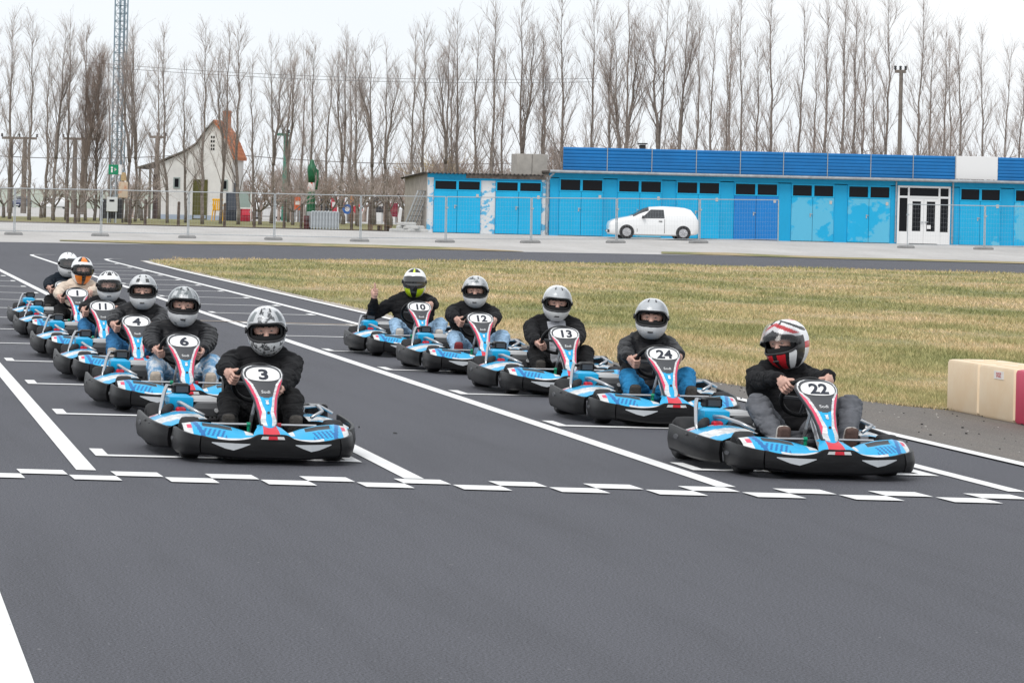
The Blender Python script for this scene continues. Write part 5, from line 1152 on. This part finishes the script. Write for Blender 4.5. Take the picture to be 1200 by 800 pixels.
def helmet(parent, style, visor, loc, rot):
    nlo, nla = 112, 64; la0, la1 = math.radians(-72), math.radians(90); V = []; Fc = []; MI = []
    for j in range(nla+1):
        la = la0+(la1-la0)*j/nla
        for i in range(nlo): V.append(helmet_P(-math.pi+2*math.pi*i/nlo, la))
    for j in range(nla):
        la = la0+(la1-la0)*(j+.5)/nla
        for i in range(nlo):
            lo = -math.pi+2*math.pi*(i+.5)/nlo
            if in_ap(lo, la): continue
            k = (i+1) % nlo; Fc.append((j*nlo+i, j*nlo+k, (j+1)*nlo+k, (j+1)*nlo+i)); MI.append(style['f'](lo, la))
    b = MB(); b.add(V, Fc, MI); h = b.build('helmet', style['m'], parent, True, fixn=False); h.location = loc; h.rotation_euler = rot
    b = MB(); nlo2, nla2 = 56, 32; V = [helmet_P(-math.pi+2*math.pi*i/nlo2, la0+(la1-la0)*j/nla2, .90) for j in range(nla2+1) for i in range(nlo2)]; Fc = []
    for j in range(nla2):
        for i in range(nlo2):
            lo = -math.pi+2*math.pi*(i+.5)/nlo2; la = la0+(la1-la0)*(j+.5)/nla2
            if in_ap(lo, la, .72) and la > math.radians(-5): continue  # opening kept narrow: dark lining stands in for shade over the face
            k = (i+1) % nlo2; Fc.append((j*nlo2+i, j*nlo2+k, (j+1)*nlo2+k, (j+1)*nlo2+i))
    b.add(V, Fc); b.build('lining', M_PAD, h, True, fixn=False)
    b = MB(); pts = []; c = (AP['lo']+AP['hi'])/2; hh = (AP['hi']-AP['lo'])/2
    for i in range(49):
        t = 2*math.pi*i/48; ca, sa = math.cos(t), math.sin(t); e_ = 2/3.2; pts.append(Vector(helmet_P(AP['w']*math.copysign(abs(ca)**e_, ca), c+hh*math.copysign(abs(sa)**e_, sa), .985)))
    b.tube(pts, .0085, 6, caps=False); b.build('aperture_rim', M_TRIM, h, True)
    b = MB(); b.tube([Vector(helmet_P(-math.pi+2*math.pi*i/40, math.radians(-71), .99)) for i in range(41)], .009, 6, caps=False); b.build('bottom_rim', M_TRIM, h, True)
    # visor: closed, or swung up about its pivots
    up = {'up': 54, 'half': 36, 'closed': 0}[visor[0]]; b = MB()
    def vp(u, v):
        lo = (u-.5)*2*math.radians(74); la = math.radians(-22)+math.radians(52)*v; tap = abs(u-.5)*2; la = la*(1-.35*tap**2)+math.radians(4)*tap; p = Vector(helmet_P(lo, la, {'up': 1.06, 'half': 1.09, 'closed': 1.035}[visor[0]])); piv = Vector((0, -.03, .012))
        return tuple(Matrix.Rotation(-math.radians(up), 3, 'X') @ (p-piv)+piv+Vector((0, -.004, .006 if up else 0)))
    b.grid(vp, 36, 16); vo = b.build('visor', visor[1], h, True, fixn=False)
    for s in (-1, 1):
        b = MB(); p = Vector(helmet_P(s*math.radians(72), math.radians(4), 1.05)); b.lathe([(-.01, .022), (.004, .020), (.008, .012)], tuple(p), 'x', 14); b.build('visor_pivot', style.get('piv', M_TRIM), h, True)
    # vents and chin mouldings
    for s in (-1, 1):
        b = MB(); b.tube([helmet_P(s*math.radians(20), math.radians(56), 1.005), helmet_P(s*math.radians(27), math.radians(70), 1.008)], [.007, .004], 6); b.build('vent', style.get('vent', M_TRIM), h, True)
    b = MB(); b.tube([helmet_P(math.radians(a), math.radians(-36), 1.012) for a in (-9, -4, 0, 4, 9)], .007, 6); b.build('chin_vent', M_TRIM, h, True)
    return h
D = math.degrees
def hm(name, c, **kw): return mat('helmet_'+name, c, .28, coat=.4, **kw)
W_ = hm('white', (.86, .87, .88)); S_ = hm('silver', (.68, .70, .72), var=.06); G_ = hm('grey', (.30, .33, .34)); B_ = hm('black', (.02, .02, .022)); O_ = hm('orange', (.80, .22, .02)); Y_ = hm('neon', (.62, .80, .02)); R_ = hm('red', (.60, .02, .03))
SP_ = hm('speckled', (.86, .87, .88), col2=(.07, .075, .08), vscale=38, thresh=(.50, .57)); SP2_ = hm('speckled_soft', (.80, .81, .82), col2=(.16, .19, .20), vscale=14, thresh=(.53, .62)); DOT_ = hm('spotted', (.76, .77, .78), col2=(.06, .06, .07), vscale=12, thresh=(.60, .63))
def f_speck(lo, la):
    a = abs(D(lo)); l = D(la)
    if l > 22: return 1 if a < 26 or a > 78 else (2 if 40 < a < 62 and 30 < l < 56 else 0)
    if l < -20: return 1
    return 0 if a < 95 else 1
def f_grey(lo, la):
    a = abs(D(lo)); l = D(la)
    if l > 24: return 1 if (a < 12 or 30 < a < 52) else 0
    return 2 if a > 70 and l > -22 else 1
def f_silver(lo, la):
    a = abs(D(lo)); l = D(la)
    if l < -19: return 0 if a < 80 else 2
    if l > 58 and a < 30: return 1
    return 1 if (l > 24 and a < 55) else 0
def f_bw(lo, la):
    a = abs(D(lo)); l = D(la)
    if l < -20: return 0
    if a > 60 and -20 < l < 26: return 2
    return 2 if 34 < l < 50 and a < 30 and a > 12 else 0
def f_dot(lo, la):
    a = abs(D(lo)); l = D(la)
    if l < -20: return 0
    return 1 if (l > 44 and (a < 14 or 34 < a < 62) and l < 72) else 0
def f_orange(lo, la):
    a = abs(D(lo)); l = D(la)
    if l > 40: return 1 if a < 20 else (2 if a < 38 else 0)
    if l < -22: return 1 if 10 < a < 48 else (2 if a <= 10 else 0)
    return 0
def f_neon(lo, la):
    a = abs(D(lo)); l = D(la)
    if l < -21: return 1 if 16 < a < 62 else (2 if a <= 16 else 0)
    if l > 46 and a < 42: return 2 if a > 6 else 1
    return 0
def f_red(lo, la):
    a = abs(D(lo)); l = D(la); s = l+a*.45
    if l < -20: return 2 if 8 < a < 30 else (1 if a >= 62 and a < 100 else (0 if a > 40 else 1))
    if a > 58 and -20 < l < 20: return 1 if a < 100 else (0 if l > 0 else 2)
    if l > 26:
        return [0, 2, 1, 0, 2, 0, 1, 0][int(s/13) % 8] if a < 130 else [1, 2, 0][int(l/14) % 3]
    return 0
ST = {'3': dict(m=[W_, SP_, G_], f=f_speck), '6': dict(m=[G_, SP2_, B_], f=f_grey), '4': dict(m=[W_, S_, B_], f=f_bw), '11': dict(m=[W_, B_], f=f_dot), '1': dict(m=[W_, O_, B_], f=f_orange), '27': dict(m=[W_, DOT_], f=f_dot),
      '10': dict(m=[W_, Y_, B_], f=f_neon), '12': dict(m=[W_, SP2_, B_], f=f_silver), '13': dict(m=[W_, S_, B_], f=f_silver), '24': dict(m=[W_, S_, B_], f=f_silver), '22': dict(m=[W_, B_, R_], f=f_red)}
J_BLK = cloth('black_jacket', (.009, .009, .0105)); J_GLOSS = cloth('black_padded_jacket', (.011, .011, .013), .15, .5, .25, 16); J_CREAM = cloth('cream_jacket', (.62, .52, .43)); J_NAVY = cloth('navy_jacket', (.007, .012, .02)); J_GREY = cloth('grey_panel', (.32, .33, .36))
T_BLK = cloth('black_trousers', (.009, .009, .010)); T_LJ = cloth('light_jeans', (.28, .42, .58), .35); T_RIP = mat('ripped_jeans', (.12, .27, .45), .9, col2=(.62, .66, .70), vscale=13, thresh=(.45, .62), bump=.3, bscale=25); T_BJ = cloth('blue_jeans', (.035, .15, .32), .3); T_GREY = cloth('grey_trousers', (.115, .12, .135), .2); T_TEAL = cloth('bright_blue_trousers', (.02, .18, .38), .25)
SH_BLK = cloth('black_shoes', (.02, .02, .022)); SH_TAN = cloth('beige_shoes', (.40, .33, .25)); SH_RED = cloth('maroon_shoes', (.20, .035, .04)); SH_BRN = cloth('brown_shoes', (.12, .055, .035)); SO_DRK = cloth('dark_sole', (.06, .055, .05), .4, .9, .5, 70); SO_BRN = mat('brown_sole', (.10, .06, .05), .9, var=.3, vscale=40); SO_WHT = mat('pale_sole', (.55, .52, .48), .8); SO_TAN = mat('tan_sole', (.42, .36, .30), .85, var=.2, vscale=30)

def make_driver(num, label, jacket, trousers, shoe, sole, visor, accent=None, la=(170, 8), lean=(0, 0), head=(0, 0, 0), thumb_up=False, puffer=False, size=1.0, scarf=None, knee=0.0, klen=0.0, bk=1.0, seed=0):
    """la: angles of the two hands on the wheel (image left, image right), 0 = image right, 90 = top"""
    k = KARTS[num]; t = empty('person', k.location, k.rotation_euler.z); tag(t, label, 'person', 'kart drivers in helmets'); rg = random.Random(seed+100); C = []; FG = []; lx, ly = lean
    lx += .105; kb = .5+.5*bk; hip = V3(.095, .83, .155); sh = V3(lx*.97, 1.0+ly, .56); ck = V3(lx, .985+ly, .665); hc = V3(lx*1.08, .955+ly, .78)
    if size < 1: sh.z -= .05; ck.z -= .06; hc.z -= .06
    C += [(hip+V3(-.08, 0, 0), hip+V3(.08, 0, 0), .115, .115, 1), (hip+V3(-.07, .02, .1), hip+V3(.07, .02, .1), .118, .118, 0)]
    mid = hip.lerp(sh, .5); C += [(mid+V3(-.095, 0, 0), mid+V3(.095, 0, 0), .128, .128, 0)]; up = hip.lerp(sh, .78); C += [(up+V3(-.12, 0, 0), up+V3(.12, 0, 0), .122, .122, 0)]
    C += [(sh+V3(-.175*bk, 0, .0), sh+V3(.175*bk, 0, .0), .086*kb, .086*kb, 0), (sh+V3(-.11*bk, .01, .04), sh+V3(.11*bk, .01, .04), .075, .075, 0), (sh+V3(0, 0, .04), ck, .075, .062, 5 if scarf is None else 6), (ck+V3(0, .01, -.03), ck+V3(0, .01, -.01), .073, .07, 0 if scarf is None else 6)]
    # head
    rot = Matrix.Rotation(math.radians(head[0]), 3, 'Z') @ Matrix.Rotation(math.radians(head[1]), 3, 'X') @ Matrix.Rotation(math.radians(head[2]), 3, 'Y')
    Hh = lambda x, y, z: hc+rot @ V3(x, y, z)
    C += [(ck, Hh(0, .01, -.05), .058, .062, 5), (Hh(0, .012, .03), Hh(0, .005, .045), .094, .09, 5), (Hh(-.022, -.035, .018), Hh(.022, -.035, .018), .068, .068, 2), (Hh(0, -.045, -.03), Hh(0, -.05, -.06), .064, .052, 5), (Hh(0, -.098, .012), Hh(0, -.117, -.022), .011, .015, 2), (Hh(-.036, -.092, .036), Hh(.036, -.092, .036), .013, .013, 2), (Hh(-.05, -.07, -.016), Hh(-.03, -.088, -.022), .018, .018, 5), (Hh(.05, -.07, -.016), Hh(.03, -.088, -.022), .018, .018, 5), (Hh(0, -.07, -.052), Hh(0, -.076, -.075), .05, .045, 5)]  # cheeks and jaw coloured black to darken the face as helmet shade would
    # arms
    for s in (-1, 1):
        S = sh+V3(s*.195*bk, 0, -.005)
        if thumb_up and s < 0:
            H = V3(-.36, .80, .66); T = V3(0, 0, 1); Rd = V3(.3, .95, 0).normalized(); F = V3(.95, -.3, 0).normalized(); wr = H+V3(.0, .05, -.075); el = V3(-.36, 1.0, .40)
            a1 = S.lerp(el, .5)
            C += [(S, el, .078, .066, 0), (el, wr+V3(0, .0, -.02), .066, .047, 0), (wr, H+Rd*.02-T*.02, .030, .030, 2)]; hand(C, FG, H, T, Rd, F, wr, 'up')
        else:
            ang = math.radians(la[0] if s < 0 else la[1]); H = wheel_pt(ang); Rd = (H-WHEEL_C).normalized(); F = -WHEEL_N; T = Rd.cross(F).normalized()
            if T.z < 0 or (abs(T.z) < .2 and T.x*s > 0): T = -T
            wr = H+Rd*.032-F*.072+V3(s*.012, .01, -.006); el = ik(S, wr, .285, .265, V3(s*(1.0-3.2*max(0, 1-bk)), .1, -.75))
            C += [(S, el, .078*kb, .066*kb, 0), (el, wr-(wr-el).normalized()*.012, .066*kb, .045, 0)]; hand(C, FG, H, T, Rd, F, wr)
        # legs
        hp_ = hip+V3(s*.085, -.02, .005); an = V3(s*.205+.01, .06, .14); kn = ik(hp_, an, .44+klen, .43+klen, V3(s*(.42+knee), -.1, 1)); 
        C += [(hp_, kn, .092, .074, 1), (kn, an+V3(0, .0, .02), .070, .052, 1)]
        heel = V3(s*.205, .005, .095); toe = V3(s*(.213), -.050, .285)
        if num == '3': heel.z -= .01; toe.z -= .015
        for dx in (-.014, .014): C += [(heel+V3(dx, .018, .01), toe+V3(dx, .016, -.01), .037, .031, 3)]
        for dx in (-.025, .0, .025): C += [(heel+V3(dx, -.022, 0), toe+V3(dx*1.0, -.008, -.004*(dx != 0)), .019, .018, 4)]
        C += [(an, heel+V3(0, .02, .03), .045, .042, 3)]
    if size != 1.0: C = [(V3(p.x*size, p.y, p.z*1.0), V3(q.x*size, q.y, q.z*1.0), r0*(size if m_ != 2 else 1), r1*(size if m_ != 2 else 1), m_) for p, q, r0, r1, m_ in C]
    b = MB()
    for p, q, r0, r1, m_ in C: capsule(b, p, q, r0, r1)
    me = bpy.data.meshes.new('body_src'); me.from_pydata(b.v, [], b.f); o = bpy.data.objects.new('body_src', me); COL.objects.link(o); md = o.modifiers.new('r', 'REMESH'); md.mode = 'VOXEL'; md.voxel_size = .0072
    dg = bpy.context.evaluated_depsgraph_get(); me2 = bpy.data.meshes.new_from_object(o.evaluated_get(dg)); bpy.data.objects.remove(o); bpy.data.meshes.remove(me)
    nv = len(me2.vertices); co = np.empty(nv*3); me2.vertices.foreach_get('co', co); co = co.reshape(-1, 3)
    A = np.array([list(c[0]) for c in C]); Bq = np.array([list(c[1]) for c in C]); r0 = np.array([c[2] for c in C]); r1 = np.array([c[3] for c in C]); mm = np.array([c[4] for c in C])
    def nearest(P):
        best = np.full(len(P), 1e9); bm = np.zeros(len(P), int)
        for i in range(len(C)):
            d = Bq[i]-A[i]; tt = np.clip(((P-A[i]) @ d)/max(1e-9, d @ d), 0, 1); ds = np.linalg.norm(P-(A[i]+tt[:, None]*d), axis=1)-(r0[i]+(r1[i]-r0[i])*tt); w = ds < best; best[w] = ds[w]; bm[w] = mm[i]
        return bm
    vm = nearest(co); ed = np.empty(len(me2.edges)*2, dtype=np.int32); me2.edges.foreach_get('vertices', ed); ed = ed.reshape(-1, 2)
    deg = np.bincount(ed.ravel(), minlength=nv)[:, None]; wt = np.where((vm == 2), .04, .5)[:, None]
    for it in range(10):
        acc = np.zeros_like(co); np.add.at(acc, ed[:, 0], co[ed[:, 1]]); np.add.at(acc, ed[:, 1], co[ed[:, 0]]); co = co+wt*(acc/np.maximum(deg, 1)-co)
    me2.vertices.foreach_set('co', co.ravel()); me2.update(); nr = np.empty(nv*3); me2.vertices.foreach_get('normal', nr); nr = nr.reshape(-1, 3)
    disp = np.zeros(nv)
    for i in np.nonzero((vm == 0) | (vm == 1) | (vm == 6))[0]:
        x, y, z = co[i]; q = Vector((x*9+seed, y*9, z*15)); w = mnoise.noise(q)*.012+mnoise.noise(q*2.3)*.006
        fold = abs(mnoise.noise(Vector((x*5+seed*3, y*7, z*24)))); w += .006-.055*max(0, .14-fold)
        if puffer and vm[i] == 0: w = w*.5+.0085*abs(math.sin((z*.9+y*.35)*math.pi/.048))-.004
        disp[i] = w
    co = co+nr*disp[:, None]; me2.vertices.foreach_set('co', co.ravel()); me2.update()
    nf = len(me2.polygons); fc = np.empty(nf*3); me2.polygons.foreach_get('center', fc); fc = fc.reshape(-1, 3); fm = nearest(fc)
    if accent is not None: g_ = (fm == 0) & (np.abs(fc[:, 0]-lx) < .085) & (fc[:, 1] < .93) & (fc[:, 2] > .25); fm[g_] = 6
    me2.polygons.foreach_set('use_smooth', np.ones(nf, dtype=bool)); fm = fm.astype(np.int32)
    b = MB()
    for p, q, r0_, r1_, m_ in FG: capsule(b, p, q, r0_, r1_, 8)
    bmx = bmesh.new(); bmx.from_mesh(me2); mf = bpy.data.meshes.new('f'); mf.from_pydata(b.v, [], b.f); bmx.from_mesh(mf); bmx.to_mesh(me2); bmx.free(); bpy.data.meshes.remove(mf); nf = len(me2.polygons); fm = np.concatenate([fm, np.full(nf-len(fm), 2, np.int32)])
    for m_ in (jacket, trousers, M_SKIN, shoe, sole, M_BALA_SHADE, accent or scarf or jacket): me2.materials.append(m_)
    me2.polygons.foreach_set('material_index', fm.astype(np.int32)); me2.polygons.foreach_set('use_smooth', np.ones(nf, dtype=bool)); me2.name = 'body'; me2.update(); link('body', me2, t)
    eul = rot.to_euler(); hl = hc+rot @ V3(0, .0, .0); h = helmet(t, ST[num], visor, hl, eul)
    for s in (-1, 1):
        b = MB(); b.lathe([(-.013, .002), (-.011, .007), (-.006, .011), (0, .013), (.006, .011), (.011, .006)], (0, 0, 0), 'y', 10); e_ = b.build('eye', M_EYEW, t, True); e_.location = Hh(s*.033, -.0935, .013); e_.rotation_euler = eul; e_.scale = (.9, 1, .48)
        b = MB(); b.lathe([(-.0145, .001), (-.0138, .004), (-.0115, .0062)], (0, 0, 0), 'y', 10); b.build('iris', M_IRIS, e_, True)
        b = MB(); b.tube([(s*.014, 0, 0), (s*.034, -.004, .006), (s*.054, .006, .0)], [.004, .005, .003], 6); e_ = b.build('eyebrow', M_BROW, t, True); e_.location = Hh(0, -.104, .037); e_.rotation_euler = eul
    return t
UP_S, UP_C = ('up', M_VCLEAR), ('up', M_VCLEAR)
make_driver('22', 'driver in grey trousers and black, white and red helmet looking aside, visor raised', J_BLK, T_GREY, SO_WHT, SO_BRN, ('half', M_VCLEAR), la=(148, 42), lean=(-.028, -.03), bk=.86, head=(-50, 8, -8), knee=.2, klen=.05, seed=1)
make_driver('24', 'driver in black padded jacket, bright blue trousers and silver helmet', J_GLOSS, T_TEAL, SH_BLK, SO_DRK, UP_C, la=(185, 5), lean=(.01, 0), bk=.84, head=(-15, 4, 2), seed=2)
make_driver('13', 'driver in black jacket with grey front and white silver helmet, head bowed', J_BLK, T_BLK, SH_BLK, SO_DRK, UP_S, accent=J_GREY, la=(205, -20), lean=(.01, 0), head=(-8, 10, 4), seed=3)
make_driver('12', 'driver in black jacket, light jeans and maroon shoes, silver helmet', J_BLK, T_LJ, SH_RED, SH_RED, UP_C, la=(172, 8), lean=(0, 0), head=(-13, 5, 0), knee=.1, seed=4)
make_driver('10', 'driver giving a thumbs-up, white helmet with neon yellow chin and dark visor', J_BLK, T_LJ, SH_BRN, SO_WHT, ('closed', M_VDARK), la=(172, 30), lean=(-.01, 0), head=(-14, 4, 0), thumb_up=True, knee=.15, seed=5)
make_driver('3', 'driver all in black with white helmet covered in black speckled pattern', J_BLK, T_BLK, SH_BLK, SO_DRK, ('up', M_VCLEAR), la=(165, -28), lean=(.05, -.02), head=(-9, 9, -3), knee=-.1, seed=6)
make_driver('6', 'driver in black quilted jacket, ripped light jeans, beige shoes, grey helmet', J_GLOSS, T_RIP, SH_TAN, SO_TAN, ('up', M_VCLEAR), la=(195, -18), lean=(-.01, 0), head=(-5, 3, 2), puffer=True, bk=1.1, seed=7)
make_driver('4', 'driver in black jacket and blue jeans, white helmet with black sides', J_GLOSS, T_BJ, SH_BLK, SO_TAN, UP_C, la=(178, 0), lean=(.02, 0), head=(-7, 2, 0), seed=8)
make_driver('11', 'small driver in black jacket, white helmet with dark spots and clear visor', J_BLK, T_BJ, SH_BLK, SO_WHT, ('closed', M_VCLEAR), la=(182, 5), lean=(.02, 0), head=(-3, 2, 0), size=.9, seed=9)
make_driver('1', 'driver in cream jacket and scarf, white helmet with orange chin', J_CREAM, T_BLK, SH_BLK, SO_DRK, ('closed', M_VCLEAR), la=(185, 20), lean=(.01, 0), head=(6, 2, 2), scarf=J_CREAM, seed=10)
make_driver('27', 'driver in navy jacket and spotted white helmet, half hidden behind the cream jacket', J_NAVY, T_BLK, SH_BLK, SO_DRK, ('closed', M_VSMOKE), la=(178, 10), lean=(-.02, .05), head=(8, 0, 3), seed=11)
